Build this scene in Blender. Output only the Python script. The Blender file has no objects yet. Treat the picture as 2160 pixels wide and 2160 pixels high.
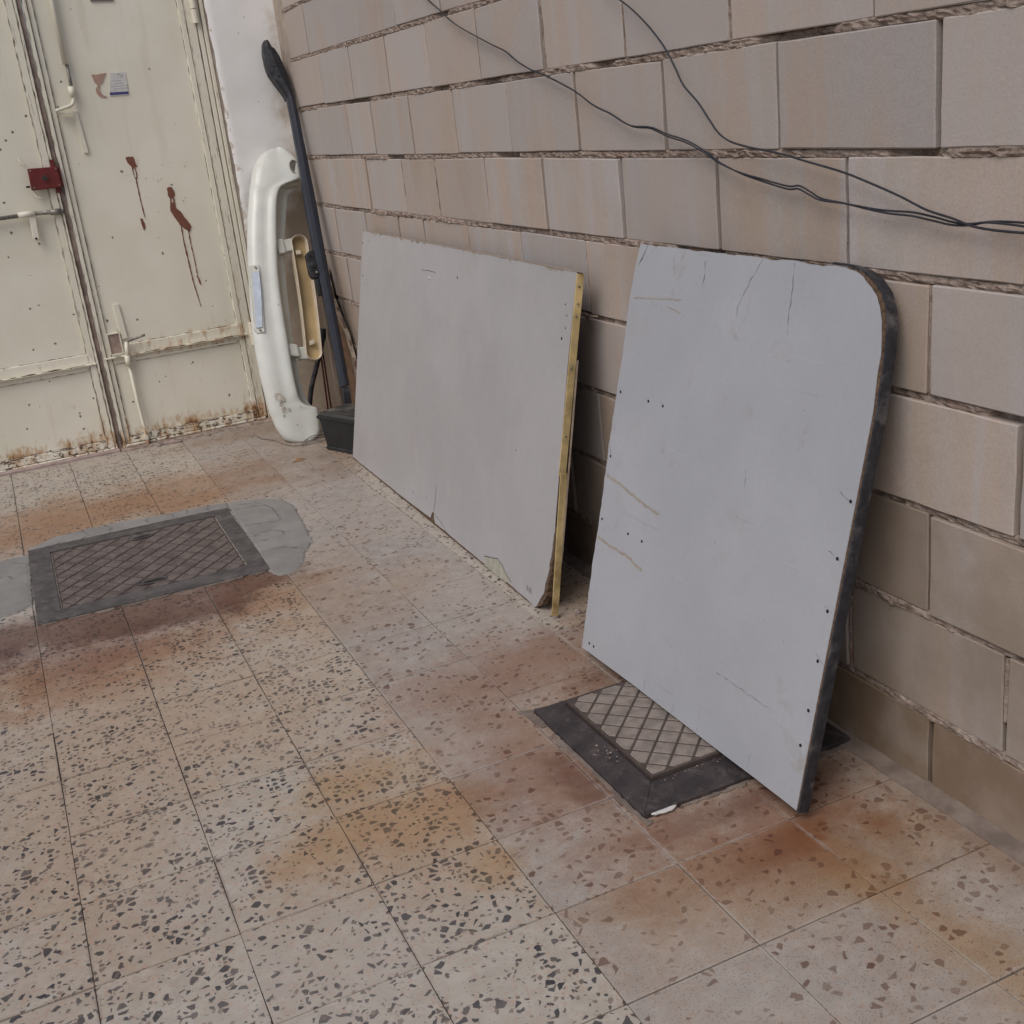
import bpy, bmesh, math, random
from mathutils import Vector, Matrix, noise as mn
random.seed(7)
sc = bpy.context.scene
COL = sc.collection
# ------------------------------------------------------------------ camera
YAW, PITCH, ROLL = 0.392659, 0.340605, -0.112422
cy_, sy_, cp_, sp_ = math.cos(YAW), math.sin(YAW), math.cos(PITCH), math.sin(PITCH)
fwd = Vector((sy_*cp_, cy_*cp_, -sp_)); rgt = Vector((cy_, -sy_, 0)); upv = rgt.cross(fwd)
cr, sr = math.cos(ROLL), math.sin(ROLL)
cx = cr*rgt + sr*upv; cu = -sr*rgt + cr*upv
cam = bpy.data.objects.new('camera', bpy.data.cameras.new('camera')); COL.objects.link(cam)
cam.matrix_world = Matrix(((cx.x, cu.x, -fwd.x, -0.359588), (cx.y, cu.y, -fwd.y, -0.403525), (cx.z, cu.z, -fwd.z, 1.327561), (0, 0, 0, 1)))
cam.data.sensor_width = 36; cam.data.lens = 2445.07/2160*36
cam.data.clip_start = 0.05; cam.data.clip_end = 300
sc.camera = cam
# ------------------------------------------------------------------ light: open shade under a pale sky
SUN_ELEV, SUN_AZ = 52, 236          # azimuth measured from +Y clockwise (towards +X)
w = bpy.data.worlds.new('World'); sc.world = w; w.use_nodes = True
wn = w.node_tree
sky = wn.nodes.new('ShaderNodeTexSky'); sky.sky_type = 'NISHITA'; sky.sun_disc = False
sky.sun_elevation = math.radians(SUN_ELEV); sky.sun_rotation = math.radians(SUN_AZ)
sky.air_density = 1.0; sky.dust_density = 3.5; sky.ozone_density = 1.0
bg = wn.nodes['Background']; bg.inputs['Strength'].default_value = 0.10
wn.links.new(sky.outputs[0], bg.inputs['Color'])
sl = bpy.data.lights.new('sun', 'SUN'); sl.energy = 1.1; sl.angle = math.radians(36); sl.color = (1, 0.98, 0.96)
so = bpy.data.objects.new('sun', sl); COL.objects.link(so)
sd = Vector((math.sin(math.radians(SUN_AZ))*math.cos(math.radians(SUN_ELEV)), math.cos(math.radians(SUN_AZ))*math.cos(math.radians(SUN_ELEV)), math.sin(math.radians(SUN_ELEV))))
so.rotation_euler = sd.to_track_quat('Z', 'Y').to_euler()
sc.view_settings.view_transform = 'Standard'; sc.view_settings.look = 'None'
sc.view_settings.exposure = 0.08; sc.view_settings.gamma = 1; sc.view_settings.use_curve_mapping = False
sc.render.engine = 'CYCLES'

# ------------------------------------------------------------------ node helpers
class M:
    def __init__(s, name, rough=0.7, metal=0.0, spec=0.35):
        s.m = bpy.data.materials.new(name); s.m.use_nodes = True; s.t = s.m.node_tree
        s.b = s.t.nodes['Principled BSDF']; s.b.inputs['Roughness'].default_value = rough
        s.b.inputs['Metallic'].default_value = metal; s.b.inputs['Specular IOR Level'].default_value = spec
        s.geo = s.t.nodes.new('ShaderNodeNewGeometry'); s.pos = s.geo.outputs['Position']
        s.oi = s.t.nodes.new('ShaderNodeObjectInfo'); s.rnd = s.oi.outputs['Random']
    def set(s, node, k, v):
        if v is None: return
        if isinstance(v, bpy.types.NodeSocket): s.t.links.new(v, node.inputs[k])
        else:
            if isinstance(v, tuple) and len(v) == 3 and node.inputs[k].type == 'RGBA': v = v+(1,)
            node.inputs[k].default_value = v
    def math(s, op, a, b=None, c=None, clamp=False):
        n = s.t.nodes.new('ShaderNodeMath'); n.operation = op; n.use_clamp = clamp
        s.set(n, 0, a); s.set(n, 1, b); s.set(n, 2, c); return n.outputs[0]
    def vm(s, op, a, b=None):
        n = s.t.nodes.new('ShaderNodeVectorMath'); n.operation = op
        s.set(n, 0, a); s.set(n, 1, b)
        return n.outputs['Value'] if op in ('LENGTH', 'DOT_PRODUCT') else n.outputs[0]
    def noise(s, scale, vec=None, detail=4, rough=0.55, dist=0.0, col=False):
        n = s.t.nodes.new('ShaderNodeTexNoise'); s.set(n, 'Vector', vec or s.pos)
        s.set(n, 'Scale', float(scale)); s.set(n, 'Detail', float(detail)); s.set(n, 'Roughness', rough); s.set(n, 'Distortion', dist)
        return n.outputs['Color' if col else 'Fac']
    def voro(s, scale, vec=None, feature='F1', dims='3D', rand=1.0):
        n = s.t.nodes.new('ShaderNodeTexVoronoi'); n.feature = feature; n.voronoi_dimensions = dims
        s.set(n, 'Vector', vec or s.pos); s.set(n, 'Scale', float(scale)); s.set(n, 'Randomness', rand); return n.outputs
    def ramp(s, f, a, b, lo=0.0, hi=1.0, smooth=True):
        n = s.t.nodes.new('ShaderNodeMapRange'); n.interpolation_type = 'SMOOTHSTEP' if smooth else 'LINEAR'
        s.set(n, 0, f); s.set(n, 1, a); s.set(n, 2, b); s.set(n, 3, lo); s.set(n, 4, hi); return n.outputs[0]
    def mix(s, f, a, b, mode='MIX'):
        n = s.t.nodes.new('ShaderNodeMix'); n.data_type = 'RGBA'; n.blend_type = mode
        for k, v in (('Factor', f), ('A', a), ('B', b)):
            i = [q for q in n.inputs if q.name == k and (q.type == ('VALUE' if k == 'Factor' else 'RGBA'))][0]
            if isinstance(v, bpy.types.NodeSocket): s.t.links.new(v, i)
            else: i.default_value = v+(1,) if isinstance(v, tuple) and len(v) == 3 else v
        return [q for q in n.outputs if q.type == 'RGBA'][0]
    def mapped(s, loc=(0, 0, 0), rot=(0, 0, 0), scale=(1, 1, 1), vec=None, tex=False):
        n = s.t.nodes.new('ShaderNodeMapping'); n.vector_type = 'TEXTURE' if tex else 'POINT'
        s.set(n, 'Vector', vec or s.pos); n.inputs['Location'].default_value = loc
        n.inputs['Rotation'].default_value = rot; n.inputs['Scale'].default_value = scale; return n.outputs[0]
    def sep(s, v):
        n = s.t.nodes.new('ShaderNodeSeparateXYZ'); s.set(n, 0, v); return n.outputs
    def sepc(s, c):
        n = s.t.nodes.new('ShaderNodeSeparateColor'); s.set(n, 0, c); return n.outputs
    def flatpos(s):                                    # horizontal position only
        p = s.sep(s.pos); n = s.t.nodes.new('ShaderNodeCombineXYZ'); s.set(n, 0, p[0]); s.set(n, 1, p[1]); return n.outputs[0]
    def blobs(s, lst, nz, vec, soft=0.55, amp=0.9):    # stains: soft ellipses broken up by noise
        out = None
        for (x, y, rx, ry, rot) in lst:
            l = s.vm('LENGTH', s.mapped((x, y, 0), (0, 0, math.radians(rot)), (rx, ry, 1), vec, True))
            f = s.math('ADD', s.math('SUBTRACT', 1.0, l), s.math('MULTIPLY', s.math('SUBTRACT', nz, 0.5), amp))
            f = s.ramp(f, -0.15, soft)
            out = f if out is None else s.math('MAXIMUM', out, f)
        return out
    def bump(s, h, strength=0.3, dist=0.002):
        n = s.t.nodes.new('ShaderNodeBump'); s.set(n, 'Height', h); n.inputs['Strength'].default_value = strength
        n.inputs['Distance'].default_value = dist; s.t.links.new(n.outputs[0], s.b.inputs['Normal']); return s
    def col(s, c): s.set(s.b, 'Base Color', c); return s
    def rough(s, r): s.set(s.b, 'Roughness', r); return s

def simple(name, c, rough=0.6, metal=0.0, var=0.25, scale=30, bump=0.15, dirt=None, spec=0.35):
    m = M(name, rough, metal, spec)
    n = m.noise(scale, detail=5)
    d = tuple(v*(1-var) for v in c)
    cc = m.mix(m.ramp(n, 0.35, 0.65), d, c)
    if dirt: cc = m.mix(m.ramp(m.noise(scale*0.35, detail=6, rough=0.65), 0.52, 0.72), cc, dirt)
    m.col(cc)
    if bump: m.bump(m.noise(scale*6, detail=3), bump, 0.001)
    return m.m

# ------------------------------------------------------------------ floor materials
TX, TY, TS = -0.475055, 2.622648, 0.248774              # tile grid: origin and pitch
def tile_mat(name, dark):
    m = M(name, 0.5, 0, 0.3)
    fp = m.flatpos()
    off = m.t.nodes.new('ShaderNodeCombineXYZ'); m.set(off, 0, m.math('MULTIPLY', m.rnd, 91.7)); m.set(off, 1, m.math('MULTIPLY', m.rnd, 57.3))
    v = m.vm('ADD', fp, off.outputs[0])
    wob = m.vm('SCALE', m.vm('SUBTRACT', m.noise(70, v, 2, col=True), (0.5, 0.5, 0.5))); wob.node.inputs['Scale'].default_value = 0.0055
    vw = m.vm('ADD', v, wob)
    big = m.noise(9, v, 3); fine = m.noise(260, v, 3); mid = m.noise(24, v, 5)
    if dark:
        base = m.mix(m.ramp(mid, 0.35, 0.7), (0.390, 0.352, 0.296), (0.462, 0.424, 0.364))
    else:
        base = m.mix(m.ramp(mid, 0.35, 0.7), (0.310, 0.278, 0.252), (0.385, 0.350, 0.318))
    base = m.mix(m.ramp(m.math('FRACT', m.math('MULTIPLY', m.rnd, 7.31)), 0, 1, 0, 0.4, False), base, (0.385, 0.33, 0.275))
    # small pale chips
    c2 = m.voro(105, vw, 'F1', '2D'); e2 = m.voro(105, vw, 'DISTANCE_TO_EDGE', '2D')['Distance']; s2 = m.sepc(c2['Color'])
    m2 = m.math('MULTIPLY', m.ramp(e2, 0.12, 0.16), m.math('LESS_THAN', s2[0], 0.36))
    tan = m.mix(s2[1], (0.44, 0.30, 0.23), (0.36, 0.33, 0.29)) if dark else m.mix(s2[1], (0.36, 0.27, 0.21), (0.34, 0.31, 0.28))
    base = m.mix(m.math('MULTIPLY', m2, 0.62), base, tan)
    # large chips
    sc1 = 60 if dark else 56
    c1 = m.voro(sc1, vw, 'F1', '2D'); e1 = m.voro(sc1, vw, 'DISTANCE_TO_EDGE', '2D')['Distance']; s1 = m.sepc(c1['Color'])
    thr = m.math('ADD', 0.05, m.math('MULTIPLY', m.math('POWER', s1[1], 0.7), 0.30))
    tr = m.math('FRACT', m.math('MULTIPLY', m.rnd, 23.9))
    prob = m.math('ADD', m.ramp(m.noise(13, v, 2), 0.35, 0.65, 0.20, 0.56), m.ramp(tr, 0, 1, -0.10, 0.12, False)) if dark else m.math('ADD', m.ramp(m.noise(13, v, 2), 0.35, 0.65, 0.16, 0.42), m.ramp(tr, 0, 1, -0.05, 0.06, False))
    m1 = m.math('MULTIPLY', m.ramp(m.math('SUBTRACT', e1, thr), 0.0, 0.04), m.math('LESS_THAN', s1[0], prob))
    if dark:
        cc = m.mix(m.ramp(tr, 0, 1, 0.0, 0.10, False), m.mix(m.math('POWER', s1[2], 2.0), (0.026, 0.028, 0.037), (0.115, 0.105, 0.10)), (0.30, 0.25, 0.21))
    else:
        cc = m.mix(s1[2], (0.125, 0.070, 0.056), (0.235, 0.185, 0.155))
    base = m.mix(m.math('MULTIPLY', m1, 0.95), base, cc)
    if dark:                                              # a second, finer set of dark chips
        c3 = m.voro(98, vw, 'F1', '2D'); e3 = m.voro(98, vw, 'DISTANCE_TO_EDGE', '2D')['Distance']; s3 = m.sepc(c3['Color'])
        m3 = m.math('MULTIPLY', m.ramp(m.math('SUBTRACT', e3, m.math('ADD', 0.1, m.math('MULTIPLY', s3[1], 0.2))), 0.0, 0.05), m.math('LESS_THAN', s3[0], 0.22))
        base = m.mix(m.math('MULTIPLY', m3, 0.9), base, m.mix(s3[2], (0.04, 0.04, 0.045), (0.24, 0.19, 0.155)))
    # pits
    pv = m.voro(330, vw, 'F1', '2D'); pit = m.math('MULTIPLY', m.math('LESS_THAN', pv['Distance'], 0.30), m.math('LESS_THAN', m.sepc(pv['Color'])[0], 0.03 if dark else 0.16))
    base = m.mix(m.math('MULTIPLY', pit, 0.75), base, (0.09, 0.065, 0.05))
    # dust film and stains, laid out across the tiles
    nz = m.noise(7, fp, 6, 0.62); nf = m.noise(46, fp, 5, 0.6)
    n2 = m.math('ADD', m.math('MULTIPLY', nz, 0.65), m.math('MULTIPLY', nf, 0.35))
    base = m.mix(m.ramp(m.noise(3.2, fp, 5), 0.4, 0.72, 0.0, 0.34), base, (0.44, 0.38, 0.325))
    n3 = m.math('ADD', m.math('ADD', m.math('MULTIPLY', m.noise(4.5, fp, 7, 0.66, 0.6), 0.72), m.math('MULTIPLY', m.noise(44, fp, 6, 0.75), 0.36)), m.math('MULTIPLY', m.math('SUBTRACT', m.math('FRACT', m.math('MULTIPLY', m.rnd, 5.77)), 0.5), 0.13))
    def st(lst, tint, k, soft=0.95, amp=2.1, film=None):
        nonlocal base
        f = m.blobs(lst, n3, fp, soft, amp)
        f = m.math('MAXIMUM', m.math('MULTIPLY', f, 0.95), m.math('MULTIPLY', m.ramp(f, 0.26, 0.46), 0.50))     # soft wash with a harder tide line inside
        c = m.mix(1.0, base, tint, 'MULTIPLY')
        if film: c = m.mix(0.20, c, film)
        base = m.mix(m.math('MULTIPLY', f, k), base, c)
    st([(-.25, 2.3, .65, .85, 10), (-.45, 1.9, .35, .8, 0), (-.12, 4.2, 1.0, .45, 0), (.75, 1.4, .65, .9, 0), (.30, 2.75, .35, .45, 0), (.15, 1.5, .4, .35, 0)], (0.91, 0.77, 0.65), 0.9)
    st([(-.12, 4.20, .76, .30, 0), (.14, 4.03, .22, .18, 0), (-.45, 4.08, .45, .30, 0), (.16, 2.86, .22, .22, 0), (-.25, 2.66, .40, .24, 10)], (0.82, 0.60, 0.45), 0.95, film=(0.24, 0.15, 0.10))
    st([(-.36, 2.80, .46, .22, 8), (-.6, 2.85, .32, .22, 0)], (0.68, 0.53, 0.49), 1.0, film=(0.17, 0.105, 0.09))
    st([(.19, 1.53, .19, .15, 0), (.245, 1.31, .07, .09, 0), (.04, 1.56, .24, .11, 20), (.77, .88, .07, .24, 0), (.80, .66, .11, .22, 10), (-.55, 2.72, .15, .18, 0), (.10, 1.73, .26, .10, 0)], (0.93, 0.75, 0.54), 0.85, film=(0.32, 0.22, 0.13))
    st([(.88, .99, .22, .15, 0), (.60, 1.08, .36, .12, 0), (.75, 1.0, .3, .12, 10)], (0.84, 0.68, 0.52), 0.85, film=(0.27, 0.18, 0.11))
    st([(.42, 1.58, .18, .52, 0), (.62, 2.0, .46, .22, 8), (.76, 1.15, .32, .17, 0), (.52, 1.22, .2, .12, 0)], (0.78, 0.61, 0.53), 0.95, film=(0.24, 0.14, 0.11))
    st([(.90, 1.03, .06, .06, 0), (.74, 1.08, .16, .05, 10)], (0.72, 0.50, 0.34), 0.75)
    st([(-.30, 3.03, .60, .18, -2), (.10, 3.04, .26, .12, 0), (-.6, 3.04, .30, .22, 0), (-.1, 2.93, .3, .14, 0)], (0.40, 0.265, 0.23), 1.0, soft=0.6, amp=2.3, film=(0.12, 0.07, 0.06))
    st([(.86, 1.83, .22, .09, 0), (.74, 1.22, .3, .06, 0), (.50, 1.44, .06, .18, 0)], (0.56, 0.43, 0.39), 0.9)
    st([(.72, 4.3, .3, .5, 0), (.55, 4.9, .5, .16, 0), (.95, 2.2, .2, .5, 0), (1.0, .8, .05, .6, 0)], (0.80, 0.70, 0.62), 0.9, film=(0.26, 0.20, 0.165))
    # dirt or lime along the joints
    q = m.sep(fp)
    ex = m.math('PINGPONG', m.math('DIVIDE', m.math('SUBTRACT', q[0], TX), TS), 0.5); ey = m.math('PINGPONG', m.math('DIVIDE', m.math('SUBTRACT', q[1], TY), TS), 0.5)
    ed = m.math('SUBTRACT', m.math('MINIMUM', ex, ey), m.math('MULTIPLY', m.math('SUBTRACT', nf, 0.42), 0.07))
    em = m.math('MULTIPLY', m.ramp(ed, 0.020, 0.0), m.ramp(m.noise(2.6, fp, 3), 0.42, 0.6))
    base = m.mix(m.math('MULTIPLY', em, 0.5 if dark else 0.38), base, (0.20, 0.155, 0.125) if dark else (0.42, 0.385, 0.35))
    m.col(base)
    m.rough(m.ramp(nz, 0.3, 0.7, 0.34, 0.58, False))
    m.bump(m.math('ADD', m.math('MULTIPLY', fine, 0.5), m.math('MULTIPLY', m1, -0.4)), 0.12, 0.0008)
    return m.m

def block_mat(name, low=False, mid=False, high=False):
    m = M(name, 0.82, 0, 0.25)
    off = m.t.nodes.new('ShaderNodeCombineXYZ'); m.set(off, 1, m.math('MULTIPLY', m.rnd, 53.1)); m.set(off, 2, m.math('MULTIPLY', m.rnd, 31.7))
    v = m.vm('ADD', m.pos, off.outputs[0])
    band = m.noise(1, m.mapped(scale=(1, 7.5, 0.6), vec=v), 3, 0.5)
    band2 = m.noise(1, m.mapped(scale=(1, 16, 0.9), vec=v), 2, 0.5)
    c = m.mix(m.ramp(band, 0.36, 0.62), (0.455, 0.365, 0.302), (0.430, 0.385, 0.352))
    c = m.mix(m.ramp(band2, 0.5, 0.68, 0, 0.55), c, (0.45, 0.43, 0.435))
    c = m.mix(m.ramp(m.noise(1, m.mapped(scale=(1, 5, 1.5), vec=v), 3), 0.52, 0.72, 0, 0.55), c, (0.405, 0.315, 0.245))
    if low: c = m.mix(m.ramp(m.noise(8, detail=5), 0.25, 0.6, 0.6, 0.97), c, (0.175, 0.122, 0.078))  # brown ground stain, deepened to paint in shade low on the wall
    elif high: c = m.mix(m.ramp(m.noise(2.2, detail=5, rough=0.6), 0.38, 0.62, 0.1, 0.75), c, (0.425, 0.392, 0.378))       # pale grey patches on the upper courses
    elif mid: c = m.mix(m.ramp(m.noise(4.1, detail=6, rough=0.62), 0.3, 0.72, 0.35, 0.9), c, (0.245, 0.195, 0.15))  # browner tint paints the shade of the lower courses into the blocks
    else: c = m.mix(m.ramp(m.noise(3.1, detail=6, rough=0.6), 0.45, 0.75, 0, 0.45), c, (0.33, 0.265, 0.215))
    br = m.ramp(m.math('FRACT', m.math('MULTIPLY', m.rnd, 13.7)), 0, 1, 0.85, 1.08, False)
    hs = m.t.nodes.new('ShaderNodeHueSaturation'); m.set(hs, 'Color', c); m.set(hs, 'Value', br); c = hs.outputs[0]
    pv = m.voro(75, v); sp = m.math('MULTIPLY', m.math('LESS_THAN', pv['Distance'], 0.13), m.math('LESS_THAN', m.sepc(pv['Color'])[0], 0.10))
    c = m.mix(m.math('MULTIPLY', sp, 0.7), c, (0.10, 0.075, 0.06))
    c = m.mix(m.ramp(m.noise(190, v, 3, 0.6), 0.3, 0.7, 0.0, 0.22), c, (0.24, 0.19, 0.155)); c = m.mix(m.ramp(m.math('FRACT', m.math('MULTIPLY', m.rnd, 3.3)), 0.4, 1, 0, 0.45, False), c, (0.40, 0.372, 0.362)); c = m.mix(m.ramp(m.math('FRACT', m.math('MULTIPLY', m.rnd, 9.1)), 0.5, 1, 0, 0.28, False), c, (0.44, 0.345, 0.27))
    m.col(c)
    h = m.math('ADD', m.noise(220, v, 4, 0.6), m.math('MULTIPLY', m.noise(28, v, 4), 1.2))
    m.bump(h, 0.40, 0.0016)
    return m.m

def mortar_mat():
    m = M('mortar', 0.95, 0, 0.1)
    c = m.mix(m.ramp(m.noise(38, detail=6, rough=0.7), 0.35, 0.65), (0.19, 0.142, 0.115), (0.38, 0.31, 0.262))
    c = m.mix(m.ramp(m.noise(9, detail=4), 0.55, 0.7, 0, 0.6), c, (0.22, 0.14, 0.11))
    m.col(c); m.bump(m.noise(130, detail=6, rough=0.7), 0.8, 0.004)
    return m.m

def plaster_mat():
    m = M('plaster', 0.8, 0, 0.25)
    p = m.sep(m.pos)
    c = m.mix(m.ramp(m.noise(5, detail=6), 0.35, 0.7), (0.80, 0.79, 0.77), (0.85, 0.845, 0.83))
    n = m.noise(9, detail=6, rough=0.62)
    low = m.math('ADD', m.ramp(p[2], 1.25, 0.55, 0, 0.75), m.math('MULTIPLY', m.math('SUBTRACT', n, 0.5), 1.3))
    rightside = m.ramp(p[0], 0.90, 1.02, 0, 0.32)
    c = m.mix(m.ramp(m.math('ADD', low, rightside), 0.12, 0.75, 0, 0.9), c, (0.44, 0.345, 0.25))
    fl = m.math('SUBTRACT', m.math('ADD', m.noise(26, detail=7, rough=0.7), m.ramp(p[0], 0.80, 0.745, 0, 0.17)), m.ramp(p[2], 1.15, 1.7, 0.0, 0.13))
    c = m.mix(m.ramp(fl, 0.66, 0.70, 0, 0.75), c, (0.50, 0.41, 0.31))
    pv = m.voro(30); sp = m.math('MULTIPLY', m.math('LESS_THAN', pv['Distance'], 0.09), m.math('LESS_THAN', m.sepc(pv['Color'])[0], 0.25))
    c = m.mix(m.math('MULTIPLY', sp, 0.6), c, (0.25, 0.2, 0.16))
    m.col(c); m.bump(m.math('ADD', m.noise(60, detail=5), m.math('MULTIPLY', m.ramp(fl, 0.66, 0.69), -0.8)), 0.35, 0.002)
    return m.m

def gate_mat(name, heavy=0.0):
    m = M(name, 0.52, 0, 0.35)
    p = m.sep(m.pos)
    c = m.mix(m.ramp(m.noise(4, detail=5), 0.35, 0.7), (0.72, 0.685, 0.565), (0.77, 0.735, 0.625))
    c = m.mix(m.ramp(m.noise(1, m.mapped(scale=(14, 1, 1.6)), 4), 0.55, 0.75, 0, 0.35), c, (0.55, 0.48, 0.37))
    n = m.noise(24, detail=8, rough=0.68); nv = m.noise(1, m.mapped(scale=(42, 1, 11)), 6, 0.65)
    nn = m.math('ADD', m.math('MULTIPLY', n, 0.45), m.math('MULTIPLY', nv, 0.55))
    b1 = m.ramp(p[2], 0.15, 0.045, 0, 0.24)                      # rust creeping up from the bottom rail
    b2 = m.math('MULTIPLY', m.math('MULTIPLY', m.ramp(p[2], 0.52, 0.46, 0, 0.125), m.math('GREATER_THAN', p[2], 0.40)), m.ramp(p[0], -0.1, 0.35, 0.35, 1.0))
    b1 = m.math('MULTIPLY', b1, m.ramp(m.noise(1, m.mapped(scale=(6, 1, 1)), 3), 0.32, 0.62, 0.35, 1.1))
    bias = m.math('ADD', m.math('MAXIMUM', b1, b2), heavy)
    px = p[0]; sd = m.math('MINIMUM', m.math('MINIMUM', m.math('ABSOLUTE', m.math('SUBTRACT', px, 0.056)), m.math('ABSOLUTE', m.math('SUBTRACT', px, 0.637))), m.math('ABSOLUTE', m.math('ADD', px, 0.0475)))
    b3 = m.math('MULTIPLY', m.ramp(sd, 0.035, 0.0, 0, 0.20), m.ramp(p[2], 0.34, 0.08))
    r = m.math('ADD', nn, m.math('MAXIMUM', bias, b3))
    c = m.mix(m.ramp(r, 0.60, 0.80, 0, 0.85), c, (0.43, 0.24, 0.10))
    c = m.mix(m.ramp(r, 0.75, 0.86, 0, 0.95), c, (0.105, 0.040, 0.018))
    if name == 'gate_stile_paint':
        fl = m.ramp(m.noise(1, m.mapped(scale=(150, 20, 9)), 5, 0.7), 0.60, 0.66); c = m.mix(m.math('MULTIPLY', fl, 0.7), c, (0.16, 0.10, 0.07))
    if name == 'gate_paint_rusty':
        c = m.mix(m.math('MULTIPLY', m.ramp(m.noise(1, m.mapped(scale=(48, 30, 75)), 5, 0.65), 0.545, 0.58), 0.92), c, (0.085, 0.042, 0.026))
    wv = m.vm('SCALE', m.vm('SUBTRACT', m.noise(90, detail=2, col=True), (0.5, 0.5, 0.5))); wv.node.inputs['Scale'].default_value = 0.014
    pv = m.voro(30, m.vm('ADD', m.pos, wv)); rr = m.sepc(pv['Color'])
    sp = m.math('MULTIPLY', m.math('LESS_THAN', pv['Distance'], m.math('MULTIPLY', m.math('POWER', rr[1], 1.6), 0.17)), m.math('LESS_THAN', rr[0], m.ramp(p[2], 0.5, 1.0, 0.34, 0.10)))
    c = m.mix(m.math('MULTIPLY', sp, 0.85), c, (0.085, 0.05, 0.035))
    m.col(c); m.rough(m.ramp(r, 0.6, 0.8, 0.5, 0.9))
    m.bump(m.math('ADD', m.noise(2.4, detail=2), m.math('MULTIPLY', m.ramp(r, 0.7, 0.85), -0.2)), 0.16, 0.010)
    return m.m

def laminate_mat(name, c0, c1, k=1.0):
    m = M(name, 0.38, 0, 0.4)
    c = m.mix(m.ramp(m.noise(2.6, detail=4), 0.35, 0.65), c0, c1)
    c = m.mix(m.ramp(m.noise(7, detail=7, rough=0.65), 0.56, 0.74, 0, 0.30), c, tuple(q*0.86 for q in c0))
    c = m.mix(m.ramp(m.noise(1, m.mapped(scale=(40, 9, 2.2)), 5), 0.6, 0.76, 0, 0.22), c, (0.36, 0.32, 0.28))
    pv = m.voro(38); sp = m.math('MULTIPLY', m.math('LESS_THAN', pv['Distance'], 0.06), m.math('LESS_THAN', m.sepc(pv['Color'])[0], 0.16))
    c = m.mix(m.math('MULTIPLY', sp, 0.6), c, (0.14, 0.11, 0.10))
    c = m.mix(m.ramp(m.noise(6.5, detail=6, rough=0.72, dist=0.8), 0.575, 0.70, 0, 0.42*k), c, (0.285, 0.25, 0.215))      # dusty smudges
    c = m.mix(m.ramp(m.noise(1, m.mapped(rot=(0.5, 0, 0), scale=(60, 4, 90)), 4, 0.6), 0.66, 0.72, 0, 0.30), c, (0.27, 0.25, 0.24))   # fine scratches
    c = m.mix(m.ramp(m.noise(1, m.mapped(rot=(-0.9, 0, 0), scale=(60, 3, 120)), 4, 0.6), 0.68, 0.73, 0, 0.35), c, (0.50, 0.49, 0.48))
    c = m.mix(m.ramp(m.noise(95, detail=4), 0.45, 0.7, 0, 0.10), c, (0.25, 0.23, 0.22))
    m.col(c); m.rough(m.ramp(m.noise(6.5, detail=8, rough=0.7), 0.35, 0.65, 0.30, 0.58, False)); m.bump(m.noise(3.2, detail=2), 0.25, 0.006)
    return m.m

def iron_mat(name, c, dust):
    m = M(name, 0.66, 0.0, 0.35)
    n = m.noise(16, detail=7, rough=0.65)
    cc = m.mix(m.ramp(n, 0.38, 0.62), c, tuple(q*0.6 for q in c))
    cc = m.mix(m.ramp(m.noise(33, detail=6, rough=0.7), 0.5, 0.72, 0, 0.7), cc, dust)
    m.col(cc); m.bump(m.noise(90, detail=5, rough=0.65), 0.35, 0.0015)
    return m.m

def cement_mat():
    m = M('cement', 0.88, 0, 0.2)
    c = m.mix(m.ramp(m.noise(8, detail=6), 0.35, 0.68), (0.225, 0.215, 0.198), (0.275, 0.262, 0.242))
    c = m.mix(m.ramp(m.noise(40, detail=5), 0.58, 0.75, 0, 0.4), c, (0.18, 0.155, 0.135))
    m.col(c); m.bump(m.noise(70, detail=5), 0.3, 0.002); return m.m

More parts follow.
